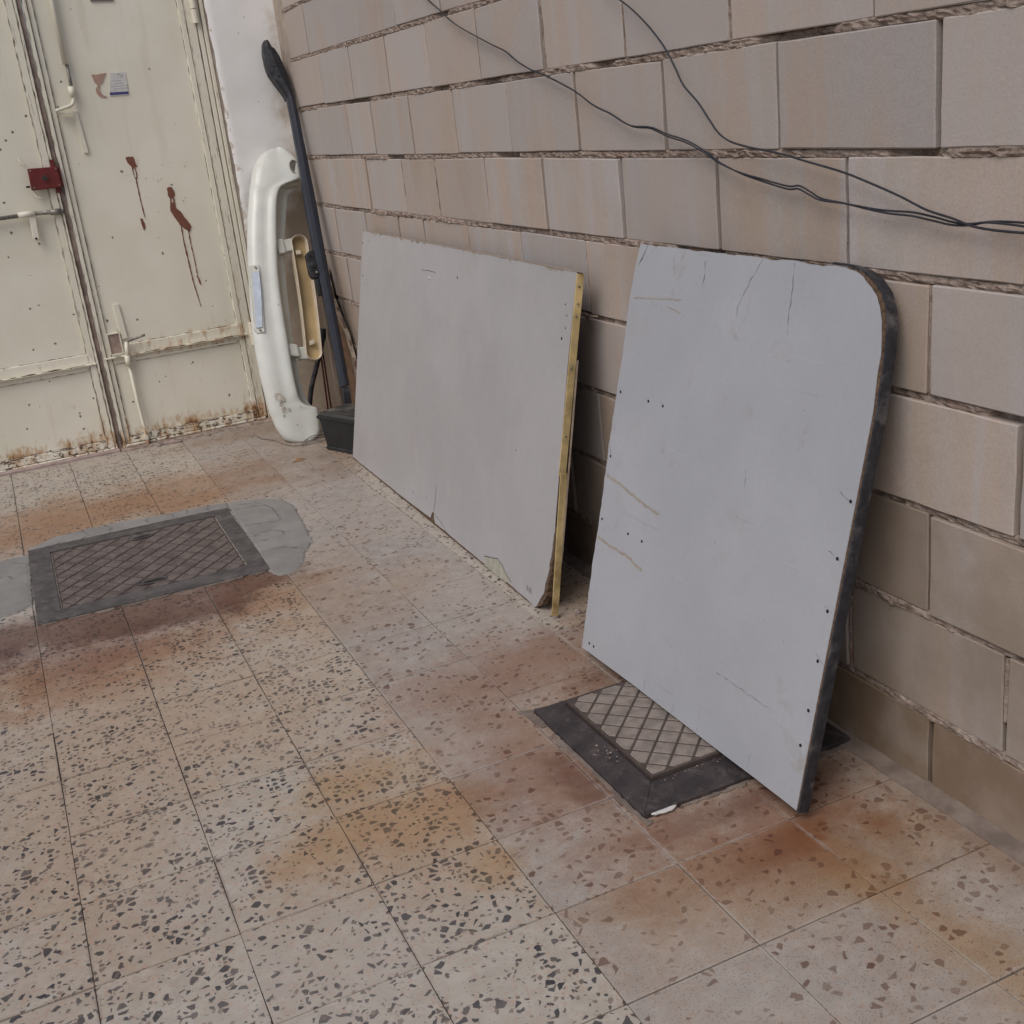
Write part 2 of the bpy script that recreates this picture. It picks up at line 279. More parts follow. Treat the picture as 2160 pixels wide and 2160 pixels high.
MT = dict(
    tile_dark=tile_mat('terrazzo_dark_chips', True), tile_grey=tile_mat('terrazzo_brown_chips', False),
    grout=simple('grout', (0.13, 0.10, 0.08), 0.95, var=0.4, scale=60),
    ground=simple('ground', (0.30, 0.25, 0.2), 0.95, var=0.3, scale=2),
    block=block_mat('concrete_block'), blockmid=block_mat('concrete_block_shaded', False, True), blockhigh=block_mat('concrete_block_pale_grey', high=True), blocklow=block_mat('concrete_block_stained_shaded', True), mortar=mortar_mat(), plaster=plaster_mat(),
    render=simple('rough_render', (0.40, 0.33, 0.275), 0.95, var=0.25, scale=14, bump=0.6),
    paint=gate_mat('gate_paint'), stile=gate_mat('gate_stile_paint', 0.04), rusty=gate_mat('gate_paint_chipped', 0.03), veryrusty=gate_mat('gate_paint_rusty', -0.04),
    gap=simple('bare_rusty_steel', (0.36, 0.27, 0.225), 0.8, var=0.4, scale=20), darkgap=simple('dark_steel', (0.05, 0.04, 0.035), 0.8),
    worn=simple('worn_steel', (0.33, 0.31, 0.27), 0.5, 0.3, var=0.5, scale=60, dirt=(0.05, 0.04, 0.035)),
    red=simple('red_lock_paint', (0.16, 0.026, 0.024), 0.5, var=0.25, scale=40, dirt=(0.09, 0.03, 0.025)),
    splash=simple('red_brown_paint', (0.20, 0.078, 0.052), 0.45, var=0.15, scale=40, bump=0.05),
    paper=simple('sticker_paper', (0.62, 0.615, 0.58), 0.6, var=0.1, scale=60, bump=0), ink=simple('blue_ink', (0.07, 0.07, 0.21), 0.6, bump=0), blackink=simple('grey_ink', (0.17, 0.16, 0.17), 0.6, bump=0),
    torn=simple('torn_paper', (0.42, 0.27, 0.21), 0.8, var=0.15, scale=240, dirt=(0.58, 0.52, 0.45)),
    threshold=simple('threshold_stone', (0.40, 0.31, 0.28), 0.75, var=0.25, scale=25, dirt=(0.22, 0.16, 0.13)),
    lamA=laminate_mat('grey_laminate', (0.365, 0.350, 0.352), (0.400, 0.385, 0.388), 0.55), lamB=laminate_mat('pale_laminate', (0.355, 0.362, 0.385), (0.392, 0.398, 0.420)),
    chipboard=simple('chipboard', (0.15, 0.095, 0.06), 0.95, var=0.5, scale=120, bump=0.9), under=simple('peeled_underlayer', (0.40, 0.38, 0.31), 0.8, var=0.2, scale=40),
    brass=simple('brass_strip', (0.85, 0.66, 0.33), 0.3, 0.35, var=0.35, scale=14, bump=0.05, dirt=(0.30, 0.21, 0.09)),
    band=simple('black_edging', (0.035, 0.035, 0.042), 0.5, var=0.4, scale=60, bump=0.5, dirt=(0.12, 0.11, 0.11)),
    hole=simple('hole_dark', (0.015, 0.013, 0.012), 0.9, bump=0), crack=simple('crack_dark', (0.085, 0.075, 0.072), 0.9, bump=0), smear=simple('glue_smear', (0.345, 0.305, 0.255), 0.8, var=0.15, scale=50),
    iron=iron_mat('cast_iron', (0.105, 0.094, 0.089), (0.17, 0.145, 0.13)), ironplate=iron_mat('cast_iron_dusty', (0.150, 0.120, 0.106), (0.22, 0.175, 0.15)),
    iron2=iron_mat('angle_iron', (0.054, 0.043, 0.043), (0.125, 0.10, 0.09)), groove=simple('groove_dirt', (0.085, 0.064, 0.055), 0.95),
    tread=simple('dusty_tread', (0.265, 0.222, 0.19), 0.9, var=0.3, scale=35, bump=0.5, dirt=(0.20, 0.155, 0.13)),
    cement=cement_mat(), fillet=simple('dirty_cement', (0.225, 0.178, 0.148), 0.95, var=0.35, scale=18, bump=0.6, dirt=(0.19, 0.14, 0.11)),
    bumper=simple('white_bumper_paint', (0.66, 0.675, 0.63), 0.28, var=0.07, scale=14, bump=0.02, spec=0.5, dirt=(0.60, 0.59, 0.54)), bumperin=simple('white_bumper_inside', (0.56, 0.56, 0.50), 0.5, var=0.12, scale=12, bump=0.05),
    ivory=simple('ivory_plastic', (0.60, 0.52, 0.40), 0.5, var=0.12, scale=16, bump=0.05), yellow=simple('yellowed_plastic', (0.52, 0.385, 0.20), 0.5, var=0.3, scale=7, bump=0.05, dirt=(0.50, 0.33, 0.12)),
    plate=simple('plate_blue_white', (0.47, 0.53, 0.62), 0.45, var=0.2, scale=25, bump=0.05), scuff=simple('scuffed_primer', (0.50, 0.465, 0.40), 0.8, var=0.3, scale=60),
    lampglass=simple('lamp_recess', (0.26, 0.25, 0.23), 0.5, var=0.4, scale=40),
    rail=simple('blue_black_rail', (0.030, 0.034, 0.048), 0.42, var=0.2, scale=30, bump=0.06), railcap=simple('black_plastic', (0.024, 0.025, 0.030), 0.5, var=0.4, scale=40, bump=0.3, dirt=(0.07, 0.07, 0.075)),
    boxp=simple('black_box_plastic', (0.022, 0.024, 0.026), 0.38, var=0.3, scale=18, bump=0.08, dirt=(0.05, 0.05, 0.05)), boxlid=simple('dusty_black_plastic', (0.05, 0.048, 0.045), 0.6, var=0.4, scale=22, dirt=(0.16, 0.145, 0.13)),
    rustline=simple('rust_line', (0.13, 0.088, 0.062), 0.9, var=0.4, scale=60, bump=0),
    cable=simple('black_cable', (0.035, 0.035, 0.042), 0.5, bump=0), rod=simple('red_rod', (0.15, 0.035, 0.03), 0.55), ply=simple('plywood_face', (0.20, 0.12, 0.075), 0.8, var=0.3, scale=20), plyedge=simple('plywood_edge', (0.40, 0.32, 0.25), 0.85, var=0.3, scale=40),
    pebble=simple('pebble', (0.30, 0.25, 0.22), 0.9, var=0.3, scale=60), paintchip=simple('white_chip', (0.62, 0.60, 0.57), 0.7, scale=60), leaf=simple('dry_leaf', (0.28, 0.17, 0.09), 0.8, scale=60), wirem=simple('grey_wire', (0.20, 0.17, 0.15), 0.6),
)

# ------------------------------------------------------------------ mesh helpers
def link(name, me, mat, parent=None):
    o = bpy.data.objects.new(name, me); COL.objects.link(o)
    if mat: me.materials.append(MT[mat])
    if parent: o.parent = parent
    return o
def thing(name, label, cat, group=None):
    o = bpy.data.objects.new(name, None); COL.objects.link(o); o.empty_display_size = 0.05
    return tag(o, label, cat, group)
def tag(o, label=None, cat=None, group=None, kind=None):
    if label: o['label'] = label
    if cat: o['category'] = cat
    if group: o['group'] = group
    if kind: o['kind'] = kind
    return o
def pyd(name, vs, fs, mat, parent=None, smooth=False):
    me = bpy.data.meshes.new(name); me.from_pydata([tuple(v) for v in vs], [], fs); me.update()
    bm = bmesh.new(); bm.from_mesh(me); bmesh.ops.recalc_face_normals(bm, faces=bm.faces)
    if smooth:
        for f in bm.faces: f.smooth = True
    bm.to_mesh(me); bm.free()
    return link(name, me, mat, parent)
class MB:
    def __init__(s): s.v = []; s.f = []; s.p = []
    def add(s, vs, fs):
        k = len(s.v); s.p.append((k, len(s.f))); s.v += [Vector(q) for q in vs]; s.f += [tuple(i+k for i in f) for f in fs]; return s
    def box(s, x0, x1, y0, y1, z0, z1):
        return s.add([(x, y, z) for x in (x0, x1) for y in (y0, y1) for z in (z0, z1)], [(0, 1, 3, 2), (4, 6, 7, 5), (0, 4, 5, 1), (2, 3, 7, 6), (0, 2, 6, 4), (1, 5, 7, 3)])
    def prism(s, pts, o, e, u, n, d0, d1):              # polygon in the (e,u) plane extruded along n from d0 to d1
        o, e, u, n = map(Vector, (o, e, u, n)); k = len(pts)
        vs = [o+e*a+u*b+n*d0 for a, b in pts]+[o+e*a+u*b+n*d1 for a, b in pts]
        fs = [tuple(range(k)), tuple(range(2*k-1, k-1, -1))]+[(i, (i+1) % k, k+(i+1) % k, k+i) for i in range(k)]
        return s.add(vs, fs)
    def tube(s, pts, r, seg=8, cap=True):
        pts = [Vector(q) for q in pts]; n = len(pts); rs = r if isinstance(r, (list, tuple)) else [r]*n
        a = Vector((0, 0, 1)); vs = []
        for i, q in enumerate(pts):
            t = (pts[min(i+1, n-1)]-pts[max(i-1, 0)]).normalized()
            if i == 0 and abs(t.dot(a)) > 0.9: a = Vector((1, 0, 0))
            a = (a-t*a.dot(t)).normalized(); b = t.cross(a)
            vs += [q+(a*math.cos(2*math.pi*k/seg)+b*math.sin(2*math.pi*k/seg))*rs[i] for k in range(seg)]
        fs = [(i*seg+k, i*seg+(k+1) % seg, (i+1)*seg+(k+1) % seg, (i+1)*seg+k) for i in range(n-1) for k in range(seg)]
        if cap: fs += [tuple(range(seg)), tuple(range((n-1)*seg, n*seg))]
        return s.add(vs, fs)
    def ribbon(s, pts, wd, o, e, u, n, d):              # thin flat line lying on a plane
        o, e, u, n = map(Vector, (o, e, u, n)); P = [Vector((a, b, 0)) for a, b in pts]; k = len(P); vs = []
        ws = wd if isinstance(wd, (list, tuple)) else [wd]*k
        for i, q in enumerate(P):
            t = (P[min(i+1, k-1)]-P[max(i-1, 0)]).normalized(); nn = Vector((-t.y, t.x, 0))
            for sg in (-1, 1):
                g = q+nn*sg*ws[i]/2; vs.append(o+e*g.x+u*g.y+n*d)
        return s.add(vs, [(2*i, 2*i+1, 2*i+3, 2*i+2) for i in range(k-1)])
    def build(s, name, mat, parent=None, bevel=0, smooth=False, seg=1):
        me = bpy.data.meshes.new(name); me.from_pydata([tuple(v) for v in s.v], [], s.f)
        bm = bmesh.new(); bm.from_mesh(me); bmesh.ops.recalc_face_normals(bm, faces=bm.faces)
        if bevel:
            ed = [q for q in bm.edges if len(q.link_faces) == 2 and q.calc_face_angle(0) > 0.5]
            bmesh.ops.bevel(bm, geom=ed, offset=bevel, segments=seg, affect='EDGES', profile=0.5)
        if smooth:
            for f in bm.faces: f.smooth = True
        bm.to_mesh(me); bm.free(); return link(name, me, mat, parent)
def pieces(mb, name, mat, parent=None, shift=False, **kw):     # every piece collected in mb becomes a part of its own
    out = []
    for i, (v0, f0) in enumerate(mb.p):
        v1, f1 = mb.p[i+1] if i+1 < len(mb.p) else (len(mb.v), len(mb.f))
        q = MB(); q.add(mb.v[v0:v1], [tuple(k-v0 for k in f) for f in mb.f[f0:f1]])
        o = q.build(name, mat, None if shift else parent, **kw)
        if shift: inv(o, parent)
        out.append(o)
    return out
def smooth_path(P, n=4):
    P = [Vector(q) for q in P]; out = []
    for i in range(len(P)-1):
        a, b, c, d = P[max(i-1, 0)], P[i], P[i+1], P[min(i+2, len(P)-1)]
        for k in range(n):
            t = k/n; out.append(0.5*((2*b)+(c-a)*t+(2*a-5*b+4*c-d)*t*t+(3*b-a-3*c+d)*t**3))
    return out+[P[-1]]
def interp(tab, t):
    tab = sorted(tab)
    if t <= tab[0][0]: return tab[0][1]
    for (a, x), (b, y) in zip(tab, tab[1:]):
        if t <= b: return x+(y-x)*(t-a)/(b-a) if b > a else y
    return tab[-1][1]
def jag(pts, amp, step=0.02, closed=True, seed=0):      # roughen a 2-D outline
    out = []; n = len(pts)
    for i in range(n if closed else n-1):
        a, b = Vector(pts[i]), Vector(pts[(i+1) % n]); L = (b-a).length; k = max(1, int(L/step)); nn = Vector((-(b-a).y, (b-a).x))/max(L, 1e-6)
        for j in range(k):
            q = a.lerp(b, j/k); out.append(tuple(q+nn*amp*mn.noise(Vector((q.x*60+seed, q.y*60, seed)))))
    if not closed: out.append(tuple(pts[-1]))
    return out
X, Y, Z = Vector((1, 0, 0)), Vector((0, 1, 0)), Vector((0, 0, 1))

# ------------------------------------------------------------------ ground and tiled floor
tag(MB().box(-40, 40, -40, 40, -0.35, -0.06).build('ground', 'ground'), kind='structure')
floor = tag(MB().box(-1.6, 1.30, -0.9, 5.30, -0.055, -0.0035).build('floor', 'grout'), kind='structure')
for i in range(-3, 6):
    for j in range(-10, 13):
        x0, y1 = TX+i*TS, TY-j*TS; y0 = y1-TS; x1 = x0+TS
        if y0 > 5.04: continue
        y1 = min(y1, 5.045)
        if i == 5: x1 = 1.024
        dark = i <= 2 or (i == 5 and y0 > 2.0)
        g = random.uniform(0.0004, 0.0010); gy = random.uniform(0.0009, 0.0016); m = MB().box(x0+g, x1-g, y0+gy, y1-gy, -0.022, 0.0)
        tx, ty, tz = random.uniform(-.0022, .0022), random.uniform(-.0022, .0022), random.uniform(-.0006, .0004)
        for v in m.v:
            if v.z == 0: v.z = tz+(v.x-(x0+x1)/2)*tx+(v.y-(y0+y1)/2)*ty
            v.x += random.uniform(-.0005, .0005); v.y += random.uniform(-.0005, .0005)
        m.build('tile', 'tile_dark' if dark else 'tile_grey', floor, bevel=0.0009)
# cement fillet between the last tiles and the wall
m = MB(); N = 160; vs = []
for k in range(N+1):
    y = -0.6+k*(5.05+0.6)/N; a = mn.noise(Vector((y*9, 0, 3)))*0.007+mn.noise(Vector((y*40, 0, 5)))*0.003
    vs += [(1.012+a, y, 0.0006), (1.032+a*.5, y, 0.004+a*.3), (1.052, y, 0.012+a*.6)]
m.add(vs, [(3*k+c, 3*k+c+1, 3*k+c+4, 3*k+c+3) for k in range(N) for c in (0, 1)])
m.build('cement_fillet', 'fillet', floor, smooth=True)
# threshold strip under the gate and the rough cement beside it
m = MB().box(-1.0, 0.0, 5.040, 5.075, -0.01, 0.012); m.build('threshold_strip', 'threshold', floor, bevel=0.003)
m = MB(); N = 60; vs = []
for k in range(N+1):
    x = 0.003+k*(0.74)/N; a = mn.noise(Vector((x*14, 2, 3)))*0.014+mn.noise(Vector((x*50, 0, 5)))*0.006
    vs += [(x, 5.022+a, 0.001), (x, 5.045+a*.5, 0.006+a*.25), (x, 5.12, 0.008)]
m.add(vs, [(3*k+c, 3*k+c+1, 3*k+c+4, 3*k+c+3) for k in range(N) for c in (0, 1)]); m.build('rough_cement', 'mortar', floor)

# ------------------------------------------------------------------ block wall
WX = 1.04738; ZB, HB = 1.17750, 0.203645
wall = thing('block_wall', 'long bare concrete block wall with crumbling mortar, running down the right side', 'wall')
wall.location = (0, 0, 0)
joints = {-2: [3.11, 3.521, 3.922, 4.213, 4.62], -1: [1.22, 1.626, 2.034, 2.444, 2.857, 3.26, 3.662, 4.083, 4.493],
          0: [1.07, 1.479, 1.882, 2.29, 2.695, 3.10, 3.50, 3.917, 4.213, 4.626], 1: [1.29, 1.694, 2.093, 2.509, 2.905, 3.325, 3.655, 4.067, 4.486],
          2: [1.083, 1.49, 1.895, 2.302, 2.703, 3.10, 3.512, 3.776, 4.18, 4.592], 3: [0.883, 1.288, 1.69, 2.1, 2.5, 2.91, 3.31, 3.72, 4.12, 4.52],
          4: [1.075, 1.48, 1.885, 2.29, 2.69, 3.1, 3.5, 3.91, 4.31, 4.7], 5: [0.894, 1.291, 1.7, 2.1, 2.5, 2.9, 3.31, 3.71, 4.12, 4.52], 6: [1.067, 1.472, 1.88, 2.28, 2.69, 3.1, 3.5, 3.9, 4.3, 4.7],
          -3: [3.3, 3.7, 4.1, 4.5], -4: [3.1, 3.5, 3.9, 4.3, 4.7]}
def bedz(k, y): return ZB-k*HB+0.0035*mn.noise(Vector((y*1.3, k*3.1, 0)))
for row in range(-4, 7):
    js = sorted(joints[row])
    while js[0] > -0.3: js.insert(0, js[0]-0.405)
    js.append(4.935)
    for a, b in zip(js, js[1:]):
        if b-a < 0.06: continue
        ga, gb = random.uniform(.0040, .0068), random.uniform(.0040, .0068)
        y0, y1 = a+ga, b-gb; xo = WX+random.uniform(-.0025, .003); tl = random.uniform(-.006, .006)
        zt0, zb0 = random.uniform(.0075, .0098), random.uniform(.0065, .0088)
        m = MB().box(xo, xo+0.14, y0, y1, 0, 1)
        for v in m.v:
            top = v.z > 0.5
            v.z = (bedz(row-1, v.y)-zt0 if top else (bedz(row, v.y)+zb0 if row < 6 else -0.03))+random.uniform(-.0016, .0016)
            v.y += random.uniform(-.0018, .0018)
            if v.x < xo+0.05: v.x += tl*(v.y-(y0+y1)/2)+random.uniform(-.001, .001)
        # finer edges so that the arrises can wander and chip a little
        me = bpy.data.meshes.new('block'); me.from_pydata([tuple(v) for v in m.v], [], m.f); bm = bmesh.new(); bm.from_mesh(me)
        bmesh.ops.recalc_face_normals(bm, faces=bm.faces)
        fe = [q for q in bm.edges if all(v.co.x < xo+0.05 for v in q.verts)]
        bmesh.ops.subdivide_edges(bm, edges=fe, cuts=6, use_grid_fill=True)
        for v in bm.verts:
            if v.co.x < xo+0.05:
                ed = min(abs(v.co.y-y0), abs(v.co.y-y1)) < 0.006
                q = v.co.copy()
                if ed: v.co.y += 0.0022*mn.noise(q*31)
                else: v.co.z += 0.0018*mn.noise(q*23)
        be = [q for q in bm.edges if len(q.link_faces) == 2 and q.calc_face_angle(0) > 0.7]
        bmesh.ops.bevel(bm, geom=be, offset=0.0022, segments=1, affect='EDGES')
        bm.to_mesh(me); bm.free()
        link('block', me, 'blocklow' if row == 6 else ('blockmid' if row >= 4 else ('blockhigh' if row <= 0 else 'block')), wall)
MB().box(WX+0.040, WX+0.16, -0.75, 5.28, -0.03, 1.995).build('wall_core', 'mortar', wall)
for k in range(-4, 6):                                   # squeezed, broken bed joints
    m = MB(); N = 520; vs = []; C_ = 6
    for i in range(N+1):
        y = -0.7+i*(4.95+0.7)/N
        gap = mn.noise(Vector((y*3.1, k*7.7, 2))); gap = max(0, min(1, (gap-0.30)*7))
        fr = max(0, min(1, (mn.noise(Vector((y*1.7, k*5.1, 8)))+0.12)*4))
        for c in range(C_):
            u = c/(C_-1)*2-1
            r = mn.noise(Vector((y*55, u*1.6, k*4.4)))*0.0055+mn.noise(Vector((y*140, u*3.1, k*2.2)))*0.0035
            d = 0.0005+fr*0.006-r+gap*0.022-(1-abs(u))*0.0015
            hz = 0.0100+0.0035*max(0, mn.noise(Vector((y*22, k, u)))) if d < 0.003 else 0.0100
            vs.append((WX+(d if abs(u) < 0.99 else max(d, 0.0025)+0.004), y, bedz(k, y)-0.001+u*hz))
    m.add(vs, [(i*C_+c, i*C_+c+1, (i+1)*C_+c+1, (i+1)*C_+c) for i in range(N) for c in range(C_-1)])
    m.build('mortar_bed', 'mortar', wall, smooth=False)
for row in range(-4, 7):                                 # some upright joints hold mortar too
    for y in joints[row]:
        if (random.random() < 0.30 and y < 3.2) or (row, y) in ((5, 1.291), (5, 0.894), (1, 3.325), (1, 3.655), (2, 1.083)):
            wd = random.uniform(.003, .0055) if (row, y) not in ((1, 3.655), (5, 0.894), (5, 1.291)) else 0.010
            z0, z1 = bedz(row, y)+0.008 if row < 6 else 0.0, bedz(row-1, y)-0.009
            z0 += random.choice((0, 0, 0.06)); m = MB(); vs = []
            for i in range(31):
                z = z0+(z1-z0)*i/30; q = mn.noise(Vector((y*9, z*40, row)))*0.003; e = mn.noise(Vector((y*5, z*60, row+9)))*0.0025
                vs += [(WX+0.008+q, y-wd-abs(e), z), (WX+0.001-q, y, z), (WX+0.008+q, y+wd+abs(e), z)]
            m.add(vs, [(3*i+c, 3*i+c+1, 3*i+c+4, 3*i+c+3) for i in range(30) for c in (0, 1)]); m.build('mortar_joint', 'mortar', wall)
m = MB(); N = 90; vs = []                                # rough rendered strip in the corner
for i in range(N+1):
    z = -0.02+i*2.03/N
    a = mn.noise(Vector((0, 3, z*9)))*0.006; b = mn.noise(Vector((0, 8, z*30)))*0.004
    vs += [(WX+0.008, 4.925+a+b, z), (WX-0.004+b, 4.945+a, z), (WX-0.006+a*.4, 5.0, z), (WX-0.006, 5.052, z)]
m.add(vs, [(4*i+c, 4*i+c+1, 4*i+c+5, 4*i+c+4) for i in range(N) for c in range(3)]); m.build('corner_render', 'render', wall, smooth=True)

# ------------------------------------------------------------------ plastered pillar
GY = 5.0919
pil = thing('plastered_pillar', 'white plastered wall pillar between the cream gate and the block wall, flaking low down', 'pillar')
m = MB(); nx, nz = 22, 130; vs = []
for i in range(nz+1):
    z = -0.02+i*2.42/nz
    for k in range(nx+1):
        x = 0.748+k*(WX+0.01-0.748)/nx
        x += mn.noise(Vector((0.5, z*13, 1)))*0.006*(1 if k == 0 else (0.4 if k == 1 else 0)) + (max(0, mn.noise(Vector((2, z*32, 5))))*0.006 if k == 0 else 0)
        y = 5.050+mn.noise(Vector((x*6, 0, z*6)))*0.0035+(0.007 if k == 0 else 0)
        vs.append((x, y, z))
m.add(vs, [(i*(nx+1)+k, i*(nx+1)+k+1, (i+1)*(nx+1)+k+1, (i+1)*(nx+1)+k) for i in range(nz) for k in range(nx)])
m.build('plaster_face', 'plaster', pil, smooth=True)
MB().box(0.744, WX+0.06, 5.061, 5.30, -0.03, 2.40).build('pillar_core', 'render', pil)

# ------------------------------------------------------------------ gate
frame = thing('gate_surround', 'cream painted steel frame post with groove beside the white pillar, rusty at its foot', 'gate surround')
m = MB(); m.box(0.703, 0.722, GY-0.012, GY+0.06, 0.0, 2.35); m.box(0.726, 0.742, GY-0.020, GY+0.06, 0.0, 2.35); m.box(0.722, 0.726, GY+0.01, GY+0.06, 0.0, 2.35)
pieces(m, 'frame_post', 'stile', frame, bevel=0.002)
MB().box(-0.80, -0.74, GY-0.02, GY+0.06, 0, 2.35).build('frame_post', 'rusty', frame, bevel=0.002)
MB().box(-0.74, 0.703, GY-0.012, GY+0.05, 2.30, 2.35).build('frame_head', 'paint', frame, bevel=0.002)
lf = thing('gate_leaf', 'left cream gate leaf carrying the red lock box and the horizontal slide bolt', 'gate leaf', 'two leaves of the cream steel gate')
rf = thing('gate_leaf', 'right cream gate leaf with red-brown paint drips, sticker and drop bolt', 'gate leaf', 'two leaves of the cream steel gate')
F0 = GY+0.006     # sheet faces
def sheet(name, x0, x1, z0, z1, mat, par, seed):         # thin sheet with slight dents
    m = MB(); nx, nz = 12, 18; vs = []
    for i in range(nz+1):
        for k in range(nx+1):
            x, z = x0+(x1-x0)*k/nx, z0+(z1-z0)*i/nz
            ed = min(k, nx-k, i, nz-i) > 0
            vs.append((x, F0+(mn.noise(Vector((x*3, seed, z*2.4)))*0.0016 if ed else 0), z))
    m.add(vs, [(i*(nx+1)+k, i*(nx+1)+k+1, (i+1)*(nx+1)+k+1, (i+1)*(nx+1)+k) for i in range(nz) for k in range(nx)])
    m.box(x0, x1, F0+0.006, F0+0.012, z0, z1); return m.build(name, mat, par, smooth=False)
def bar(name, x0, x1, z0, z1, front, mat, par, back=None, bev=0.0022):
    return MB().box(x0, x1, front, (F0+0.012) if back is None else back, z0, z1).build(name, mat, par, bevel=bev)
# right leaf
sheet('upper_sheet', 0.055, 0.637, 0.47, 2.29, 'paint', rf, 1); sheet('lower_sheet', 0.055, 0.637, 0.054, 0.40, 'rusty', rf, 4)
bar('meeting_stile', 0.0345, 0.056, 0.012, 2.29, GY-0.004, 'stile', rf); bar('meeting_stile', 0.0165, 0.0330, 0.006, 2.29, GY-0.013, 'stile', rf)
bar('hinge_stile', 0.6365, 0.6600, 0.020, 2.29, GY-0.004, 'stile', rf); bar('hinge_stile', 0.6625, 0.6990, 0.020, 2.29, GY-0.011, 'stile', rf)
bar('middle_rail', 0.0565, 0.6360, 0.4262, 0.471, GY-0.002, 'rusty', rf); bar('rail_lip', 0.024, 0.672, 0.4185, 0.4262, GY-0.022, 'rusty', rf)
bar('flat_bar', 0.0565, 0.624, 0.391, 0.4165, GY-0.003, 'rusty', rf)
bar('bottom_rail', 0.0565, 0.636, 0.020, 0.053, GY-0.010, 'veryrusty', rf); bar('bottom_rail', 0.03, 0.69, 0.008, 0.0185, GY-0.018, 'veryrusty', rf)
# left leaf
sheet('upper_sheet', -0.74, -0.047, 0.456, 2.29, 'paint', lf, 7); sheet('lower_sheet', -0.74, -0.0475, 0.054, 0.39, 'rusty', lf, 9)
bar('meeting_stile', -0.046, -0.0165, 0.006, 2.29, GY-0.010, 'stile', lf); bar('cover_strip', -0.0030, 0.0135, 0.004, 2.29, GY-0.006, 'gap', lf); bar('meeting_stile', -0.0150, -0.0045, 0.004, 2.29, GY-0.016, 'stile', lf)
bar('middle_rail', -0.74, -0.0465, 0.414, 0.456, GY-0.002, 'rusty', lf); bar('rail_lip', -0.74, -0.016, 0.406, 0.414, GY-0.022, 'rusty', lf); bar('flat_bar', -0.74, -0.055, 0.382, 0.404, GY-0.003, 'rusty', lf)
bar('bottom_rail', -0.74, -0.0465, 0.018, 0.052, GY-0.010, 'veryrusty', lf); bar('bottom_rail', -0.74, -0.02, 0.005, 0.0165, GY-0.018, 'veryrusty', lf)
def paint_crack(pts, y, par, w0, seed):
    P = jag(pts, .0016, .010, False, seed)
    MB().ribbon(P, [w0*max(0.05, 0.55+1.9*mn.noise(Vector((k*.33, seed*2.7, 1)))) for k in range(len(P))], (0, y, 0), X, Z, -Y, 0.0004).build('paint_crack', 'rustline', par)
for i, (x, z0, z1, y) in enumerate([(.0572, .475, 2.2, F0-.002), (.6352, .475, 2.2, F0-.002), (.0572, .056, .39, F0-.002), (.6352, .056, .39, F0-.002), (.0560, .02, 2.2, GY-.0042), (.0345, .02, 2.2, GY-.0042), (.0330, .02, 2.2, GY-.0132), (.0175, .02, 2.2, GY-.0132), (.6590, .02, 2.2, GY-.0042), (.6640, .02, 2.2, GY-.0112), (.6970, .02, 2.2, GY-.0112)]):
    paint_crack([(x, z0), (x, (z0+z1)/2), (x, z1)], y, rf, 0.0030 if z1 < 1 else 0.0017, i+1)
for i, (x, z0, z1, y) in enumerate([(-.0482, .46, 2.2, F0-.002), (-.0485, .056, .385, F0-.002), (-.0450, .02, 2.2, GY-.0102), (-.0175, .02, 2.2, GY-.0102), (-.0140, .02, 2.2, GY-.0162), (-.0055, .02, 2.2, GY-.0162)]):
    paint_crack([(x, z0), (x, (z0+z1)/2), (x, z1)], y, lf, 0.0030 if z1 < 1 else 0.0017, i+21)
for i, (x0, x1, z, y) in enumerate([(.15, .63, .4720, F0-.002), (.06, .66, .4255, GY-.0222), (.07, .62, .3905, F0-.002), (.06, .63, .0545, F0-.002), (.05, .68, .0525, GY-.0102), (.04, .68, .0195, GY-.0102)]): paint_crack([(x0, z), ((x0+x1)/2, z), (x1, z)], y, rf, 0.0036, i+41)
for i, (x0, x1, z, y) in enumerate([(-.73, -.05, .457, F0-.002), (-.73, -.03, .4135, GY-.0222), (-.73, -.06, .3815, F0-.002), (-.73, -.05, .0535, F0-.002), (-.73, -.05, .0515, GY-.0102), (-.73, -.03, .0175, GY-.0102)]): paint_crack([(x0, z), ((x0+x1)/2, z), (x1, z)], y, lf, 0.0036, i+61)
# top bolt on the right leaf
tb = MB().tube([(0.131, GY-0.012, 1.658), (0.138, GY-0.012, 2.2)], 0.0105, 12).build('bolt_tube', 'paint', rf, smooth=True)
MB().tube([(0.136, GY-0.012, 1.535), (0.137, GY-0.012, 1.66)], 0.0072, 10).build('bolt_rod', 'worn', rf, smooth=True)
MB().tube([(0.1335, GY-0.012, 1.530), (0.1345, GY-0.012, 1.571)], 0.0128, 12).build('bolt_collar', 'rusty', rf, smooth=True)
MB().tube(smooth_path([(0.136, GY-0.013, 1.535), (0.131, GY-0.015, 1.512), (0.117, GY-0.021, 1.497), (0.088, GY-0.028, 1.489), (0.054, GY-0.034, 1.481)]), 0.0075, 10).build('bolt_handle', 'paint', rf, smooth=True)
MB().box(0.060, 0.108, GY-0.03, GY-0.004, 1.466, 1.473).build('handle_stop', 'paint', rf, bevel=0.001)
m = MB().prism([(0.1185, 1.474), (0.1395, 1.472), (0.1485, 1.303), (0.1285, 1.301)], (0, GY, 0), X, Z, -Y, -0.006, 0.003); m.build('flat_strap', 'paint', rf, bevel=0.001)
# hinges
for z0, z1 in ((1.776, 1.831), (1.834, 1.92), (0.369, 0.420), (0.422, 0.474)):
    MB().tube([(0.6995, GY-0.022, z0), (0.6995, GY-0.022, z1)], 0.0135, 14).build('hinge_barrel', 'paint', rf, bevel=0.001, smooth=False)
